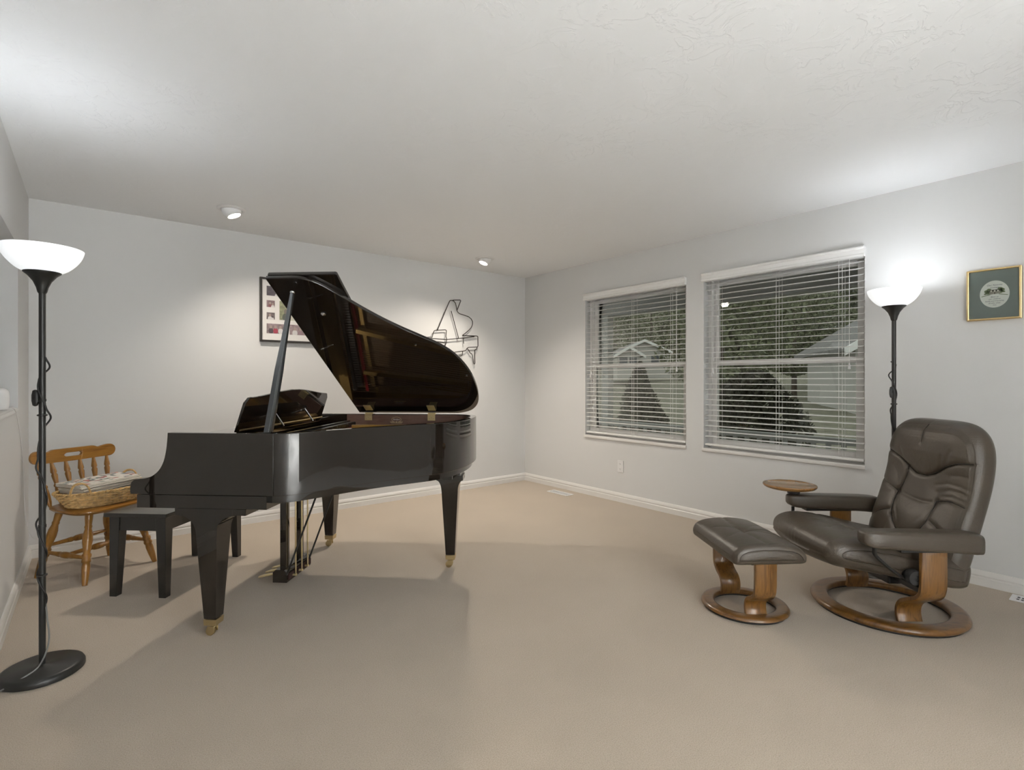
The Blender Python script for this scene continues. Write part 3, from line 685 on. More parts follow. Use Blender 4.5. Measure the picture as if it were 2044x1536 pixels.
MB().prism([(x*.80, y*.80) for x, y in (oval(2*PI*k/48) for k in range(48))], .0, .008).build('bottom', M['wicker'], bk, 0)
rm = MB()
for ph in (0, PI):
    path = []
    for k in range(240):
        f = 2*PI*k/240; x, y = oval(f); l = math.hypot(x, y); a = f*38+ph
        path.append((x*1.035+x/l*.0045*cos(a), y*1.035+y/l*.0045*cos(a), .092+.0045*sin(a)))
    rows = []
    for x, y, z in path:
        l = math.hypot(x, y); rows.append([(x+x/l*.0042*cos(2*PI*i/6), y+y/l*.0042*cos(2*PI*i/6), z+.0042*sin(2*PI*i/6)) for i in range(6)])
    rm.grid(rows, closed_u=True, closed_v=True)
rm.build('rim', M['wicker'], bk, 60)
for s in (-1, 1):
    hd = MB(); f0 = (1.22*PI if s < 0 else .22*PI)
    for ph in (0, 2.1, 4.2):
        path = []
        for k in range(61):
            u = -1+2*k/60; x, y = oval(f0+.25*u); z = .086+.072*math.sqrt(max(0, 1-abs(u)**2.4)); a = k*.42+ph
            path.append((x*1.03+.003*cos(a), y*1.03+.003*sin(a), z+.003*sin(a)))
        hd.tube(path, .0036, 6)
    hd.build('handle', M['wicker'], bk, 60)
def mk_print():
    m, nt, b = nodes('printed_front_page'); b.inputs['Roughness'].default_value = .75
    v = coord(nt)
    vo = N(nt, 'ShaderNodeTexVoronoi', Scale=34., distance='CHEBYCHEV', feature='F1'); nt.links.new(v, vo.inputs['Vector'])
    hs = N(nt, 'ShaderNodeSeparateColor'); nt.links.new(vo.outputs['Color'], hs.inputs[0])
    c = ramp(nt, hs.outputs[0], [(0, (.70, .67, .62)), (.34, (.70, .67, .62)), (.36, (.12, .17, .14)), (.52, (.22, .25, .28)), (.68, (.45, .12, .08)), (.74, (.62, .58, .5)), (1, (.68, .66, .62))])
    nt.links.new(c, b.inputs['Base Color']); return m
M['print'] = mk_print()
def paper(loc, rz, lx, ly_, th, leaves, mats, label, tilt=(0, 0), name='newspaper'):
    t = thing(name, label, 'newspaper', loc, rz, 'newspapers piled in the wicker basket'); t.rotation_euler = (tilt[0], tilt[1], rz)
    m = MB(); rr = random.Random(int(lx*1e4+th*1e5))
    for k in range(leaves):
        z0 = th*k/leaves; j = rr.uniform(-.005, .005); j2 = rr.uniform(-.006, .006)
        m.box(-lx/2+j, lx/2+j, -ly_/2+j2, ly_/2+j2+j, z0+.0003, th*(k+1)/leaves)
    m.build('pages', M['paper'], t, 0, bevel=.0012)
    MB().prism(rrect(-lx/2+.004, lx/2-.004, -ly_/2+.006, ly_/2-.006, .002, 2), th, th+.0008).build('front_page', mats, t, 0)
    return t
pb = chw(.055, -.03)
pc_ = chw(.012, -.055)
paper((pc_[0], pc_[1], .4470), CY-.03, .335, .175, .072, 9, M['paper'], 'thick folded newspapers at the bottom of the basket', (0, 0))
paper((pb[0]-.050, pb[1]-.030, .5250), CY+.02, .35, .215, .030, 5, M['paper'], 'folded newspapers in the middle of the basket pile', (.0, -.035))
paper((pb[0]-.054, pb[1]-.028, .5590), CY-.05, .355, .235, .022, 4, M['print'], 'newspaper with coloured front page on top of the basket pile', (.0, -.035))

# ------------------------------------------------------------------ wall pieces
pf = thing('photo_frame', 'black framed photo collage on the wall behind the piano lid', 'picture frame', (-2.69, 0, 1.81))
fw, fh = .28, .275
MB().ring([(-fw, -fh), (fw, -fh), (fw, fh), (-fw, fh)], [(-fw+.017, -fh+.017), (fw-.017, -fh+.017), (fw-.017, fh-.017), (-fw+.017, fh-.017)], -.028, 0, lambda u, v, w: (u, w, v)).build('frame', M['black_frame'], pf, 0, bevel=.0015)
M['mat_white'] = pm('white_mat_board', (.74, .72, .70), .6)
MB().box(-fw+.015, fw-.015, -.014, -.004, -fh+.015, fh-.015).build('mat_board', M['mat_white'], pf, 0)
def photo(x0, x1, z0, z1, bg, figs, k):
    m = MB(); m.box(x0, x1, -.0152, -.0138, z0, z1); mats = [pm('photo_backdrop_%d' % k, bg, .5, var=(40, .35))]
    for n, (cx, cz, r_, colh, colb) in enumerate(figs):
        xx, zz = x0+(x1-x0)*cx, z0+(z1-z0)*cz; hh = (z1-z0)*r_
        for col, shp in ((colb, [(xx+hh*1.15*cos(a), max(z0, zz-hh*2.0+hh*1.5*sin(a))) for a in [2*PI*i/16 for i in range(16)]]), (colh, [(xx+hh*.62*cos(a), zz+hh*.8*sin(a)) for a in [2*PI*i/14 for i in range(14)]])):
            mats.append(pm('photo_ink_%d_%d' % (k, len(mats)), col, .5)); m.cur = len(mats)-1
            m.prism([(min(max(u, x0), x1), min(v, z1)) for u, v in shp], -.0154-.00005*len(mats), -.0150, lambda u, v, w: (u, w, v))
    m.build('photo_print', mats, pf, 0)
SK = (.36, .28, .25); WT = (.62, .60, .60); DK = (.09, .07, .08)
X0 = 2.69; Z0_ = 1.81
photo(-2.915+X0, -2.771+X0, 2.015-Z0_-.082, 2.015-Z0_, (.10, .085, .10), [(.62, .45, .25, SK, WT)], 0)
photo(-2.915+X0, -2.849+X0, .024, .082, (.24, .17, .18), [(.42, .6, .24, SK, (.22, .09, .10)), (.75, .45, .22, SK, WT)], 1)
photo(-2.915+X0, -2.849+X0, -.081, -.022, (.16, .13, .13), [(.4, .6, .26, SK, WT), (.7, .4, .2, DK, WT)], 2)
photo(-2.811+X0, -2.66+X0, -.080, .085, (.26, .27, .17), [(.35, .45, .16, (.2, .17, .15), (.10, .11, .09)), (.7, .42, .15, SK, (.5, .49, .42))], 3)
photo(-2.915+X0, -2.771+X0, -.201, -.117, (.26, .20, .21), [(.24, .66, .2, SK, DK), (.50, .66, .2, SK, (.34, .05, .08)), (.78, .66, .2, SK, WT)], 4)
photo(-2.726+X0, -2.58+X0, -.204, -.116, (.28, .21, .22), [(.3, .6, .22, SK, WT), (.62, .55, .2, SK, (.28, .2, .22))], 5)
photo(-2.74+X0, -2.60+X0, 2.015-Z0_-.082, 2.015-Z0_, (.20, .17, .18), [(.4, .55, .22, SK, WT)], 6)
photo(-2.62+X0, -2.47+X0, -.080, .085, (.18, .2, .16), [(.5, .5, .2, SK, DK)], 7)
# wire grand piano wall art
WL = [[(-1.231, 1.741), (-1.082, 2.06), (-1.062, 2.066), (-1.032, 2.062), (-1.009, 2.042), (-0.999, 2.009), (-0.989, 1.961), (-0.979, 1.945), (-0.955, 1.93), (-0.9, 1.92), (-0.838, 1.907), (-0.803, 1.886), (-0.785, 1.859), (-0.785, 1.824), (-0.8, 1.791), (-0.831, 1.76), (-0.88, 1.722), (-0.921, 1.695), (-0.761, 1.694)],
 [(-1.042, 2.07), (-0.951, 2.081), (-0.94, 2.074), (-0.989, 1.964)], [(-1.064, 1.952), (-0.97, 1.664)],
 [(-1.302, 1.649), (-1.276, 1.722), (-1.263, 1.73), (-1.138, 1.744), (-1.123, 1.737), (-1.131, 1.672), (-1.118, 1.642), (-1.128, 1.599), (-1.151, 1.545), (-1.18, 1.515)],
 [(-1.406, 1.636), (-1.397, 1.644), (-1.121, 1.64), (-0.914, 1.667), (-0.761, 1.69)],
 [(-0.921, 1.694), (-0.725, 1.7), (-0.712, 1.694), (-0.71, 1.588), (-0.718, 1.577), (-0.838, 1.568), (-0.859, 1.556), (-0.876, 1.529), (-1.069, 1.501), (-1.25, 1.49)],
 [(-0.907, 1.666), (-0.902, 1.606)], [(-1.406, 1.636), (-1.40, 1.62), (-1.128, 1.607)], [(-1.369, 1.652), (-1.307, 1.657)],
 [(-0.859, 1.556), (-0.831, 1.531), (-0.821, 1.508), (-0.8, 1.5), (-0.788, 1.486), (-0.768, 1.39), (-0.759, 1.385), (-0.752, 1.393), (-0.757, 1.539), (-0.729, 1.555), (-0.725, 1.573)],
 [(-0.917, 1.522), (-0.919, 1.479), (-0.979, 1.452), (-1.03, 1.447)], [(-1.40, 1.62), (-1.37, 1.55), (-1.30, 1.50), (-1.25, 1.49)], [(-1.32, 1.50), (-1.31, 1.36), (-1.295, 1.36), (-1.28, 1.495)]]
wm = MB()
for l in WL:
    c_ = [l[0]]
    for i in range(1, len(l)-1):                        # round the bends a little
        a, b, c = l[i-1], l[i], l[i+1]
        c_ += [tuple(b[q]+(a[q]-b[q])*.15 for q in (0, 1)), tuple(b[q]+((a[q]-b[q])+(c[q]-b[q]))*.03 for q in (0, 1)), tuple(b[q]+(c[q]-b[q])*.15 for q in (0, 1))]
    c_.append(l[-1]); wm.tube([(x+1.05, -.022, z-1.75) for x, z in c_], .0045, 6)
for x, z in ((-1.231, 1.741), (-.76, 1.69), (-.97, 1.664), (-1.12, 1.64)): wm.tube([(x+1.05, -.022, z-1.75), (x+1.05, -.0005, z-1.75)], .003, 6)
wo = wm.build('wire_wall_art', M['wire'], None, 60, loc=(-1.05, 0, 1.75)); tag(wo, 'dark wire outline of a grand piano hung on the wall', 'wall art')
# framed verse
vf = thing('framed_verse', 'gold framed oval verse with a cottage on the window wall', 'picture frame', (0, -4.208, 1.705))
a, b = .119, .149
def fx(u, v, w): return (w, -u, v)                      # u to the viewer's right
MB().ring([(-a, -b), (a, -b), (a, b), (-a, b)], [(-a+.012, -b+.012), (a-.012, -b+.012), (a-.012, b-.012), (-a+.012, b-.012)], -.030, 0, fx).build('frame', M['gold_frame'], vf, 0, bevel=.004)
MB().box(-.020, -.004, -a+.01, a-.01, -b+.01, b-.01).build('mat_board', M['mat_green'], vf, 0)
MB().box(-.0262, -.0252, -a+.010, a-.010, -b+.010, b-.010).build('glazing', M['picture_glass'], vf, 0)
ov = MB().prism(circ(.064, 48, .004, .0, .078), -0.0212, -0.0202, fx).build('oval_print', M['paper_white'], vf, 0)
art = MB(); mats = [pm('sage_foliage', (.20, .24, .13), .8), pm('cottage_stone', (.33, .30, .25), .8), pm('dark_timber', (.07, .06, .045), .8), pm('cream_window', (.70, .68, .58), .8)]
for cx, cz, r_ in ((-.024, .010, .012), (-.030, .018, .011), (-.020, .026, .010), (.030, .012, .012), (.036, .022, .012), (.028, .029, .011), (-.036, .004, .006), (.044, .010, .006)): art.prism(circ(r_, 14, cx, cz, r_*.8), -0.0215, -0.0211, fx)
for s in (-1, 1): art.prism([(s*.018+.004, -.003), (s*.055+.004, -.012), (s*.058+.004, -.009), (s*.020+.004, .0005)], -0.0215, -0.0211, fx)
art.cur = 1; art.prism([(-.018, -.001), (.028, .001), (.028, .016), (-.018, .015)], -0.0217, -0.0212, fx)
art.cur = 2; art.prism([(-.019, .015), (.029, .016), (.027, .026), (-.016, .025)], -0.0218, -0.0212, fx); art.prism([(.003, -.0), (.007, 0), (.007, .010), (.003, .010)], -0.0219, -0.0212, fx)
art.cur = 3
for cx in (-.010, .005, .019): art.prism(circ(.0042, 12, cx, .0185), -0.0221, -0.0212, fx)
art.build('illustration', mats, ov, 0)
for s, z, sz in (('Our Favorite', .052, .0125), ('Cottage', .038, .0115), ('Bless us', -.016, .0105), ('our children', -.028, .0105), ('family and friendship', -.040, .0098), ('all who enter', -.052, .0098), ('here', -.063, .008)):
    text(s, sz, M['ink'], (-0.0214, -.004, z), (PI/2, 0, -PI/2), ov, 'lettering', .0002)

# ------------------------------------------------------------------ recliner and ottoman
LE = M['leather']
def seg_d(p, a, b):
    vx, vy = b[0]-a[0], b[1]-a[1]; l = vx*vx+vy*vy or 1e-9
    t = max(0, min(1, ((p[0]-a[0])*vx+(p[1]-a[1])*vy)/l)); return math.hypot(p[0]-a[0]-vx*t, p[1]-a[1]-vy*t)
def poly_d(p, L): return min(seg_d(p, L[i], L[i+1]) for i in range(len(L)-1))
def groove(p, seams):
    h = 0
    for L, dep, wd in seams:
        d_ = poly_d(p, L); h -= dep*(.55*math.exp(-(d_/wd)**2)+.45*math.exp(-(d_/(wd*4.5))**2))
    return h
def wrinkles(p, L):
    h = 0
    for cx, cy, ang, ln, wd, amp, n in L:
        dx, dy = p[0]-cx, p[1]-cy; u = dx*cos(ang)+dy*sin(ang); v = -dx*sin(ang)+dy*cos(ang)
        v += .25*u*u/ln
        h += amp*sin(v/wd*2*PI)*math.exp(-(u/ln)**2-(v/(wd*n))**2)
    return h
def wood_ring(t, r0, r1, th, name='base_ring'):
    prof = [(r0+.004, .010), (r0, .014), (r0, th-.007), (r0+.003, th-.002), (r0+.010, th), (r1-.018, th), (r1-.007, th-.003), (r1-.001, th-.012), (r1, th*.5), (r1-.004, .014), (r1-.010, .010)]
    m = MB(); n = 72
    m.grid([[(r_*cos(2*PI*k/n), r_*sin(2*PI*k/n), z) for r_, z in prof] for k in range(n)], closed_u=True, closed_v=True)
    o = m.build(name, M['teak'], t, 50)
    MB().ring(circ(r1-.016, 60), circ(r0+.012, 60), 0, .0105).build('glide', M['black_plastic'], o, 40)
    return o
def bent_leg(t, x, s, path, wd, th=.022):
    P = catmull(path, 6); m = MB(); rows = []
    for i, (y, z) in enumerate(P):
        a = P[max(0, i-1)]; b = P[min(len(P)-1, i+1)]; ty, tz = b[0]-a[0], b[1]-a[1]; l = math.hypot(ty, tz); ny, nz = tz/l, -ty/l
        c_ = .004
        sec = [(-wd/2+c_, th/2), (wd/2-c_, th/2), (wd/2, th/2-c_), (wd/2, -th/2+c_), (wd/2-c_, -th/2), (-wd/2+c_, -th/2), (-wd/2, -th/2+c_), (-wd/2, th/2-c_)]
        rows.append([(x+u, s*(y+ny*v), z+nz*v) for u, v in sec])
    return m.grid(rows, closed_u=True, cap=True).build('leg', M['teak_z'], t, 45)
def loft(prof, hw, detail=None, name='cushion', nose=.03, ny=60, crown=.0):
    """closed side profile (x,z) carried across the width, rounded into flat side panels."""
    n = len(prof); cx = sum(p[0] for p in prof)/n; cz = sum(p[1] for p in prof)/n
    nrm = []
    for i in range(n):
        a, b = prof[i-1], prof[(i+1) % n]; tx, tz = b[0]-a[0], b[1]-a[1]; l = math.hypot(tx, tz); nrm.append((tz/l, -tx/l))
    sg = 1 if sum(nrm[i][0]*(prof[i][0]-cx)+nrm[i][1]*(prof[i][1]-cz) for i in range(n)) > 0 else -1
    nrm = [(sg*a, sg*b) for a, b in nrm]
    rows = []; inner = hw-nose
    ys = [-inner+2*inner*j/ny for j in range(ny+1)]
    cap = [(inner+nose*sin(PI/2*k/6), nose*(1-cos(PI/2*k/6))*.9) for k in range(1, 7)]
    full = [(-y, d_, 0) for y, d_ in cap[::-1]]+[(y, 0, 1) for y in ys]+[(y, d_, 0) for y, d_ in cap]
    for y, ins, mid in full:
        r_ = []
        for (x, z), (nx, nz) in zip(prof, nrm):
            h = -ins+crown*(1-(y/hw)**2)*max(0, nz)
            if detail: h += detail(x, y, z, nx, nz)*(1 if mid else .4)
            r_.append((x+nx*h, y, z+nz*h))
        rows.append(r_)
    m = MB(); m.grid(rows, closed_u=True)
    for r_, s in ((rows[0], -1), (rows[-1], 1)):          # side panels, slightly domed
        c_ = [sum(p[i] for p in r_)/n for i in range(3)]
        loops = [r_]+[[tuple(c_[i]+(p[i]-c_[i])*f for i in (0,))+(p[1]+s*.006*(1-f*f)-s*(.0035 if f > .93 else 0),)+(c_[2]+(p[2]-c_[2])*f,) for p in r_] for f in (.97, .93, .7, .4, .1)]
        m.grid(loops, closed_u=True, cap=False); m.add(loops[-1], [tuple(range(n))])
    return m
# chair
rc = thing('recliner', 'dark brown leather recliner with wooden ring base near the window wall', 'recliner', W(1.985, 2.765), math.atan2(-RT[1], -RT[0]))
wood_ring(rc, .266, .347, .040)
path = [(.222, .030), (.212, .070), (.216, .105), (.238, .137), (.290, .168), (.340, .196), (.362, .235), (.366, .30), (.366, .38), (.366, .452)]
bent_leg(rc, .042, 1, path, .120); bent_leg(rc, .008, -1, path, .120)
for s in (-1, 1):                                        # padded arms
    P = [(.385, .492, .010, .012), (.383, .490, .026, .024), (.372, .487, .036, .032), (.35, .484, .044, .038), (.31, .481, .049, .041), (.20, .478, .052, .043), (.05, .473, .053, .045), (-.06, .468, .053, .047), (-.115, .463, .053, .048), (-.142, .461, .050, .046), (-.148, .460, .040, .036), (-.149, .460, .01, .01)]
    rows = []
    for x, z, ww, hh in P:
        rows.append([(x if s > 0 else x-.064, s*.378+ww*abs(cos(a))**.45*(1 if cos(a) > 0 else -1), z+hh*abs(sin(a))**.5*(1 if sin(a) > 0 else -1)-(.0015 if abs(sin(a)-.35) < .07 else 0)) for a in [2*PI*k/40 for k in range(40)]])
    ar = MB().grid(rows, closed_u=True, cap=True).build('armrest', LE, rc, 60)
    MB().box(-.10, .22, s*.378-.028, s*.378+.028, .424, .442).build('arm_rail', M['black_plastic'], ar, 0, bevel=.003)
# seat
sp_ = catmull([(.462, .365), (.456, .405), (.425, .433), (.37, .447), (.29, .444), (.18, .428), (.06, .400), (-.06, .372), (-.17, .350), (-.215, .320), (-.215, .26), (-.19, .208), (-.10, .210), (.03, .234), (.16, .262), (.28, .288), (.37, .305), (.435, .325)], 9, True)
tu = (.19, .0)
seams = [([(-.21, 0), tu], .013, .004), ([tu, (.225, .08), (.21, .17), (.225, .30)], .011, .004), ([tu, (.225, -.08), (.21, -.17), (.225, -.30)], .011, .004)]
wr = []
seams += [([(.20, .01), (.27, .035), (.35, .085)], .0055, .007), ([(.20, .02), (.25, .065), (.31, .135)], .0055, .007), ([(.20, -.01), (.27, -.03), (.36, -.06)], .0055, .007), ([(.20, -.02), (.26, -.06), (.33, -.13)], .006, .007), ([(.21, .06), (.26, .13), (.29, .21)], .003, .008), ([(.21, -.06), (.26, -.14), (.30, -.23)], .0055, .008), ([(.16, .01), (.09, .06), (.03, .13)], .003, .01), ([(.16, -.01), (.09, -.06), (.03, -.13)], .003, .01)]
def seat_det(x, y, z, nx, nz):
    k = max(0, nz); h = 0
    if z > .34 and k > .2: h = groove((x, y), seams)+wrinkles((x, y), wr)
    if nx > .25 and x > .36: h += .00025*sin(y*60+9*sin(y*17)+8*z)*nx*(1-abs(y)/.3)
    return h+.012*k*math.exp(-((x-.3)/.1)**2)*(1-(y/.3)**2)+(.03*(1-(y/.3)**2) if x > .3 else 0)*max(0, nx)+(.012*(1-(y/.3)**2) if nz < -.3 and x > .2 else 0)
loft(sp_, .297, seat_det, nose=.05, ny=170).build('seat', LE, rc, 60)
# back
BP = [(-.135, .195), (-.155, .30), (-.185, .42), (-.225, .55), (-.262, .68), (-.285, .80), (-.295, .90), (-.290, 1.0)]
bpc = catmull(BP, 10); bl = [0]
for i in range(1, len(bpc)): bl.append(bl[-1]+math.dist(bpc[i], bpc[i-1]))
def bpos(t):                                             # t in -1..1 along the back's centre line
    q = (t+1)/2*bl[-1]; i = 1
    while i < len(bl)-1 and bl[i] < q: i += 1
    f = (q-bl[i-1])/(bl[i]-bl[i-1]); a, b = bpc[i-1], bpc[i]; tx, tz = b[0]-a[0], b[1]-a[1]; l = math.hypot(tx, tz)
    return (a[0]+tx*f, a[1]+tz*f), (tz/l, -tx/l)
bs = [([(-.34, .805), (-.22, .790), (-.15, .762), (-.08, .715), (-.03, .692), (.03, .692), (.08, .712), (.15, .757), (.22, .785), (.32, .80)], .015, .0032),
      ([(-.10, .728), (-.098, .67), (-.112, .62), (-.13, .575)], .012, .003), ([(.13, .575), (.116, .62)], .006, .006),
      ([(-.13, .575), (-.20, .595), (-.32, .63)], .010, .003), ([(.13, .575), (.20, .59), (.24, .585), (.32, .57)], .010, .003),
      ([(-.13, .575), (-.135, .52), (-.12, .45), (-.08, .40), (-.03, .375), (.03, .375), (.08, .40), (.115, .46), (.13, .575)], .011, .0035),
      ([(-.14, .47), (-.22, .44), (-.32, .38)], .010, .003), ([(.14, .47), (.22, .44), (.32, .38)], .010, .003),
      ([(-.11, .573), (-.03, .560), (.05, .556), (.10, .562)], .008, .008), ([(0, 1.02), (-.004, .93), (-.004, .87)], .006, .0035)]
bw = []
nseam = len(bs)
bs += [([(.11, .655), (.17, .675), (.24, .672), (.30, .655)], .006, .010), ([(.13, .62), (.19, .643), (.25, .640), (.30, .622)], .007, .009), ([(.15, .60), (.21, .612), (.29, .598)], .006, .008), ([(.18, .715), (.23, .728), (.30, .715)], .004, .010),
       ([(.09, .715), (.12, .76), (.13, .81)], .004, .010), ([(.12, .74), (.16, .79), (.18, .84)], .004, .011), ([(-.09, .725), (-.13, .775), (-.15, .82)], .003, .010),
       ([(-.20, .715), (-.16, .665), (-.13, .60)], .003, .010), ([(-.16, .56), (-.23, .545), (-.29, .52)], .003, .011), ([(-.125, .55), (-.10, .49), (-.06, .44)], .004, .009), ([(.12, .55), (.10, .50), (.06, .45)], .003, .010), ([(-.10, .45), (-.13, .40), (-.14, .36)], .004, .009)]
m = MB(); ns, nt = 171, 221; HWB = .300
def bsheet(side):
    rows = []
    for j in range(nt):
        r_ = []; tt = sin(PI/2*(-1+2*j/(nt-1))*.985)/sin(PI/2*.985)
        for i in range(ns):
            ss = sin(PI/2*(-1+2*i/(ns-1))*.985)/sin(PI/2*.985); mm = max(abs(ss), abs(tt)) or 1e-6
            ex = 4.6 if tt > 0 else 6
            k = 1/max(.5, ((abs(ss)/mm)**ex+(abs(tt)/mm)**ex)**(1/ex)); s_, t_ = ss*k, tt*k
            (cx_, cz_), (nx, nz) = bpos(t_); y = s_*(HWB+(.016 if s_ < 0 else .004)*max(0, .2-t_))
            th = (1-mm**7)**.42 if mm < 1 else 0
            if side > 0:
                h = .088*th; f = min(1, (1-mm)/.10)
                p = (y, cz_); h += f*(groove(p, bs)+wrinkles(p, bw))
                h += .020*f*max(0, min(1, (cz_-.72)/.10))*(1-(s_)**4)*max(0, min(1, (1.02-cz_)/.08))      # head cushion
                h += .010*f*math.exp(-((cz_-.47)/.08)**2)*math.exp(-(y/.14)**2)-.012*f*(1-s_*s_)*math.exp(-((cz_-.6)/.14)**2)
            else: h = -.070*th
            if side > 0 and .90 < mm < .945: h -= .0022
            r_.append((cx_+nx*h, y, cz_+nz*h))
        rows.append(r_)
    return rows
m.grid(bsheet(1)); m.grid(bsheet(-1))
bo = m.build('backrest', LE, rc, 70)
import bmesh
bm = bmesh.new(); bm.from_mesh(bo.data); bmesh.ops.remove_doubles(bm, verts=bm.verts[:], dist=.0004); bmesh.ops.recalc_face_normals(bm, faces=bm.faces[:]); bm.to_mesh(bo.data); bm.free()
# crease shade drawn as thin dark tubes lying in each seam
M['seam'] = pm('dark_seam_shade', (.012, .010, .009), .6)
def back_at(y, z):
    lo_, hi_ = -1., 1.
    for _ in range(30):
        md_ = (lo_+hi_)/2
        if bpos(md_)[0][1] < z: lo_ = md_
        else: hi_ = md_
    t_ = (lo_+hi_)/2; (cx_, cz_), (nx, nz) = bpos(t_); mm = max(abs(y)/HWB, abs(t_)); th = (1-min(1, mm)**7)**.42; f = min(1, max(0, 1-mm)/.10)
    s_ = y/HWB; h = .088*th+f*max(-.011, groove((y, cz_), bs))+.020*f*max(0, min(1, (cz_-.72)/.10))*(1-s_**4)*max(0, min(1, (1.02-cz_)/.08))+.010*f*math.exp(-((cz_-.47)/.08)**2)*math.exp(-(y/.14)**2)-.012*f*(1-s_*s_)*math.exp(-((cz_-.6)/.14)**2)
    h += .0010
    return (cx_+nx*h, y, cz_+nz*h)
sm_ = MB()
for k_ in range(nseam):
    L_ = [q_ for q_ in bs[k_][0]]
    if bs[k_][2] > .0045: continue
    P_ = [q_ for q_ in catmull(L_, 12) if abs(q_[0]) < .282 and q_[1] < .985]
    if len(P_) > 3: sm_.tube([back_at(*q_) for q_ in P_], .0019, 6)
sm_.build('seam_shade', M['seam'], bo, 60)
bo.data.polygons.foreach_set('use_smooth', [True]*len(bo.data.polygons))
MB().box(-.14, .10, -.16, .16, .185, .225).build('mechanism', M['black_plastic'], rc, 0, bevel=.01)
for s in (-1, 1): MB().box(-.01, .07, min(s*.16, s*.345), max(s*.16, s*.345), .205, .232).build('cross_bracket', M['black_metal'], rc, 0, bevel=.004)
MB().lathe([(.010, 0), (.026, .002), (.026, .018), (.033, .022), (.036, .030), (.036, .054), (.033, .060), (.014, .061), (.013, .0585), (.006, .0585), (.004, .061), (.001, .061)], 32, (.108, .293, .288), (0, 1, 0)).build('tension_knob', M['black_plastic'], rc, 40)
MB().tube(catmull([(.300, .352, .448), (.302, .350, .41), (.285, .342, .385), (.20, .325, .315), (.135, .308, .275), (.10, .295, .262), (.02, .285, .235)], 6), .0075, 10, 1.6).build('recline_lever', M['black_metal'], rc, 60)
# swivel tray on the far arm
tr = MB().lathe([(.001, .0), (.120, .0), (.138, .006), (.147, .014), (.1485, .020), (.146, .025), (.140, .0265), (.132, .0235), (.118, .020), (.001, .019)], 56, (.300, -.392, .553))
tr = tr.build('swivel_tray', wood('walnut_tray', (.16, .068, .016), (.31, .15, .042), (30, 5, 30), .25, .5), rc, 40)
MB().lathe([(.035, .525), (.035, .553)], 20, (.28, -.385, 0)).build('tray_mount', M['black_plastic'], tr)
MB().tube([(.300, -.355, .45), (.300, -.355, .385)], .009, 12).build('tray_post', M['black_plastic'], tr)
# ottoman
ot = thing('ottoman', 'small dark leather ottoman with wooden ring base beside the recliner', 'ottoman', W(1.235, 2.765), math.atan2(-RT[1], -RT[0])+.05)
wood_ring(ot, .150, .216, .034)
path = [(.142, .026), (.132, .055), (.134, .085), (.152, .112), (.190, .132), (.218, .156), (.228, .19), (.230, .24), (.230, .325)]
bent_leg(ot, .012, 1, path, .108); bent_leg(ot, .012, -1, path, .108)
op = catmull([(.180, .334), (.178, .362), (.160, .388), (.12, .406), (.05, .415), (-.02, .416), (-.09, .409), (-.145, .395), (-.178, .368), (-.187, .340), (-.172, .316), (-.10, .313), (0, .313), (.10, .313), (.165, .316)], 8, True)
osm = [([(-.2, -.0), (0, 0)], .007, .004), ([(0, 0), (.03, .06), (.02, .13), (.0, .28)], .008, .004), ([(0, 0), (.03, -.06), (.02, -.13), (0, -.28)], .008, .004)]
owr = []
osm += [([(-.01, .01), (-.06, .05), (-.12, .08)], .003, .008), ([(-.01, -.01), (-.06, -.05), (-.12, -.09)], .003, .008), ([(.02, .02), (.07, .06), (.12, .09)], .003, .008), ([(.02, -.02), (.07, -.05), (.13, -.08)], .003, .008)]
def ot_det(x, y, z, nx, nz):
    if nz < .15 or z < .345: return 0
    return groove((x, y), osm)+wrinkles((x, y), owr)-.010*math.exp(-(x*x+y*y)/.004)+.006*(1-(y/.26)**2)
loft(op, .262, ot_det, nose=.028, ny=110).build('cushion', LE, ot, 60)
MB().box(-.06, .07, -.21, .21, .300, .322).build('seat_board', M['black_plastic'], ot, 0)

# ------------------------------------------------------------------ outside: porch, garden, neighbours
M['porch'] = pm('grey_porch_paint', (.30, .30, .29), .6); M['porch_white'] = pm('weathered_white_paint', (.42, .42, .40), .5)
M['soffit'] = pm('soffit_board', (.34, .335, .32), .7); M['lawn'] = pm('winter_lawn', (.16, .155, .11), .9, var=(3, .3))
M['siding'] = pm('pale_siding', (.42, .41, .38), .7); M['roof'] = pm('grey_shingle', (.17, .165, .16), .9, var=(20, .2)); M['winglass'] = pm('dark_window', (.10, .11, .12), .1)
M['fascia'] = pm('white_fascia', (.75, .76, .75), .5)
struct(MB().box(.16, 1.75, -8, 1.2, -.32, -.20).build('ground_porch', M['porch'], smooth=0))
struct(MB().box(.16, 1.9, -8, 1.2, 2.28, 2.40).build('roof_porch', M['soffit'], smooth=0))
struct(MB().box(1.32, 1.46, -8, 1.2, 2.07, 2.28).build('beam_porch', M['soffit'], smooth=0))
def terrain():
    m = MB(); rows = []
    for i in range(31):
        x = 1.75+(i/30)**1.6*150; row = []
        for j in range(31):
            y = -150+300*j/30
            z = -.6+max(0, x-4)*.035+(max(0, x-62)**1.25)*.16; row.append((x, y, z+.25*sin(x*.31+y*.17)*min(1, x/30)))
        rows.append(row)
    return m.grid(rows)
struct(terrain().build('ground_hillside', M['lawn'], smooth=60))
rl_ = thing('porch_railing', 'white porch railing with square balusters outside the windows', 'railing', (1.39, -3, -.20))
MB().box(-.05, .05, -4.9, 4.1, .80, .86).build('top_rail', M['porch_white'], rl_, 0); MB().box(-.03, .03, -4.9, 4.1, .08, .13).build('bottom_rail', M['porch_white'], rl_, 0)
for k in range(68):
    y = -4.85+k*.132; o = MB().box(-.018, .018, y-.018, y+.018, .13, .80).build('baluster', M['porch_white'], rl_, 0)
def at(px, D):                                           # a spot D metres ahead of the camera along a bearing
    return W((px-1022)/1038*D, D)
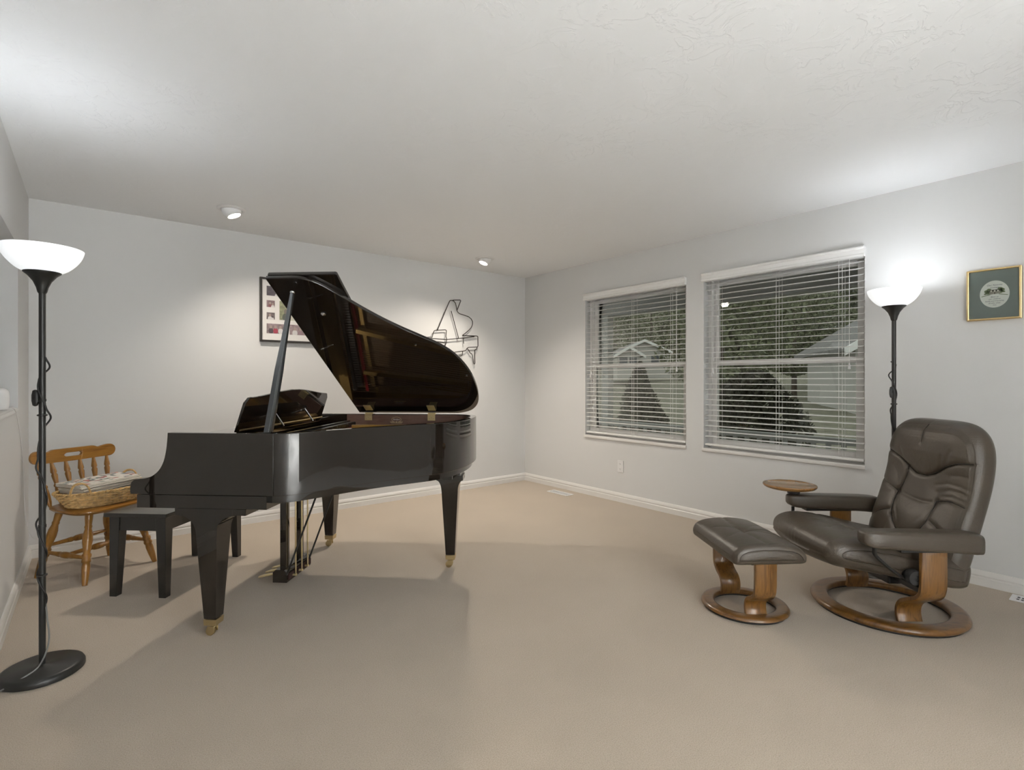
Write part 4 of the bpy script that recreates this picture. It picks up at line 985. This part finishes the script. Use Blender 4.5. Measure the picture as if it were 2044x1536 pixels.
pc = thing('porch_column', 'white square porch column beyond the corner window', 'column', (at(1214, 7.1)[0], at(1214, 7.1)[1], -.2)); pc.location.x = 1.39; pc.location.y = -.10
MB().box(-.055, .055, -.055, .055, 0, 2.27).build('shaft', M['porch_white'], pc, 0); MB().box(-.08, .08, -.08, .08, 0, .12).build('plinth', M['porch_white'], pc, 0)
def house(px, D, wd, dp, zb, ze, zr, label, off=0, yaw=None):
    x, y, _ = at(px, D); h = thing('house', label, 'house', (x, y, zb)); h.rotation_euler.z = YAWC if yaw is None else yaw
    e, r_ = ze-zb, zr-zb
    MB().prism([(-wd/2, 0), (wd/2, 0), (wd/2, e), (0, r_), (-wd/2, e)], 0, dp, lambda u, v, w: (u, w, v)).build('walls', M['siding'], h, 0)
    k = (r_-e)/(wd/2)
    rf = MB()
    for s in (-1, 1): rf.prism([(0, r_+.12), (s*(wd/2+.5), e-.5*k+.12), (s*(wd/2+.5), e-.5*k-.02), (0, r_-.02)], -.45, dp+.4, lambda u, v, w: (u, w, v))
    rf.build('roof', M['roof'], h, 0)
    fa = MB()
    for s in (-1, 1): fa.prism([(0, r_+.14), (s*(wd/2+.52), e-.52*k+.14), (s*(wd/2+.52), e-.52*k-.16), (0, r_-.16)], -.55, -.45, lambda u, v, w: (u, w, v))
    fa.build('fascia', M['fascia'], h, 0)
    for u in (-.24, .2):
        wf = MB().box(u*wd-.55, u*wd+.55, -.06, .02, e*.45, e*.9).build('window', M['porch_white'], h, 0); MB().box(u*wd-.45, u*wd+.45, -.075, -.05, e*.48, e*.87).build('pane', M['winglass'], wf, 0)
    return h
house(1285, 62, 6.6, 7, 1.4, 4.45, 5.85, 'pale house with the taller white gable beyond the porch')
house(1255, 57.5, 2.5, 3, 1.2, 4.05, 4.8, 'pale house with the lower white gable beyond the porch')
house(1905, 19, 6.4, 6, -.1, 2.6, 4.6, 'pale grey house behind the bushes outside the second window', yaw=YAWC-.25)
M['leaf_dark'] = pm('dark_evergreen_leaf', (.085, .085, .055), .8, var=(5, .5)); M['leaf_mid'] = pm('olive_leaf', (.14, .155, .085), .8, var=(5, .5)); M['bark'] = pm('brown_bark', (.10, .08, .06), .9)
def foliage(shape, n, size, rr):
    m = MB()
    for _ in range(n):
        p = shape(rr); a, b = rr.uniform(0, 2*PI), rr.uniform(-1.2, 1.2); u = Vector((cos(a)*cos(b), sin(a)*cos(b), sin(b))); v = u.orthogonal().normalized(); v.rotate(Matrix.Rotation(rr.uniform(0, PI), 3, u))
        s = size*rr.uniform(.6, 1.3); P = Vector(p); m.add([P-u*s-v*s*.1, P+v*s*.45, P+u*s, P-v*s*.45], [(0, 1, 2, 3)])
    return m
def plant(px, D, zb, h, r_, cone, n, size, mat, name, label, cat, group=None, seed=1, trunk=.0):
    rr = random.Random(seed); x, y, _ = at(px, D); t = thing(name, label, cat, (x, y, zb), 0, group)
    def shp(q):
        z = q.random(); rad = (r_*(1-z)**.8 if cone else r_*math.sqrt(max(0, 1-(2*z-1)**2)))*math.sqrt(q.uniform(.35, 1)); a = q.uniform(0, 2*PI)
        rad *= 1+.25*sin(a*3+z*9)
        return (rad*cos(a), rad*sin(a), trunk+z*(h-trunk))
    foliage(shp, n, size, rr).build('foliage', mat, t, 0, recalc=False)
    MB().tube([(0, 0, 0), (.02, 0, h*.5), (0, .02, h*.85)], [.05*h/2, .03*h/2, .01], 7).build('trunk', M['bark'], t)
    return t
plant(1278, 8.8, -.5, 2.0, .66, True, 9000, .045, M['leaf_dark'], 'conifer_bush', 'dark cone shaped evergreen bush outside the corner window', 'bush', seed=2)
plant(1508, 6.9, -.4, 1.72, .55, False, 8000, .045, M['leaf_dark'], 'round_bush', 'dark rounded bush outside the second window', 'bush', seed=3)
plant(1440, 9.6, -.4, 1.85, .62, False, 6000, .06, M['leaf_mid'], 'round_bush', 'olive rounded bush behind the dark bush outside the second window', 'bush', seed=4)
for k, (px, D, h, r_, c, mt) in enumerate([(1440, 17, 5.4, 2.0, 0, 'leaf_mid'), (1480, 36, 8., 2.4, 0, 'leaf_dark'), (1585, 29, 6.6, 2.4, 0, 'leaf_mid'), (1420, 45, 10, 2.0, 1, 'leaf_dark'), (1180, 40, 8, 1.6, 1, 'leaf_dark'), (1228, 84, 14, 4.6, 0, 'leaf_mid'), (1300, 96, 17, 5, 0, 'leaf_mid'), (1378, 72, 14, 4.2, 0, 'leaf_dark'), (1165, 100, 17, 5.5, 0, 'leaf_mid'), (1660, 38, 9, 3.2, 0, 'leaf_mid')]):
    plant(px, D, -.6+max(0, D-4)*.03, h, r_, c, 7000 if D < 50 else 4500, .11 if D < 35 else .26, M[mt], 'tree', ['olive tree just past the porch railing', 'dark broad tree behind the olive trees', 'small olive tree beside the grey house', 'tall dark conifer beside the gabled houses', 'short dark conifer beyond the porch column', 'olive tree behind the lower gabled house', 'olive tree behind the taller gabled house', 'dark tree on the hillside past the tall conifer', 'olive hillside tree at the edge of the corner window', 'tall olive tree behind the grey house'][k], 'tree', 'trees beyond the porch', seed=20+k, trunk=h*.2)
wd = bpy.data.worlds.new('dusk_sky'); S.world = wd; wd.use_nodes = True
bg = wd.node_tree.nodes['Background']; bg.inputs[0].default_value = (.72, .74, .70, 1); bg.inputs[1].default_value = .8
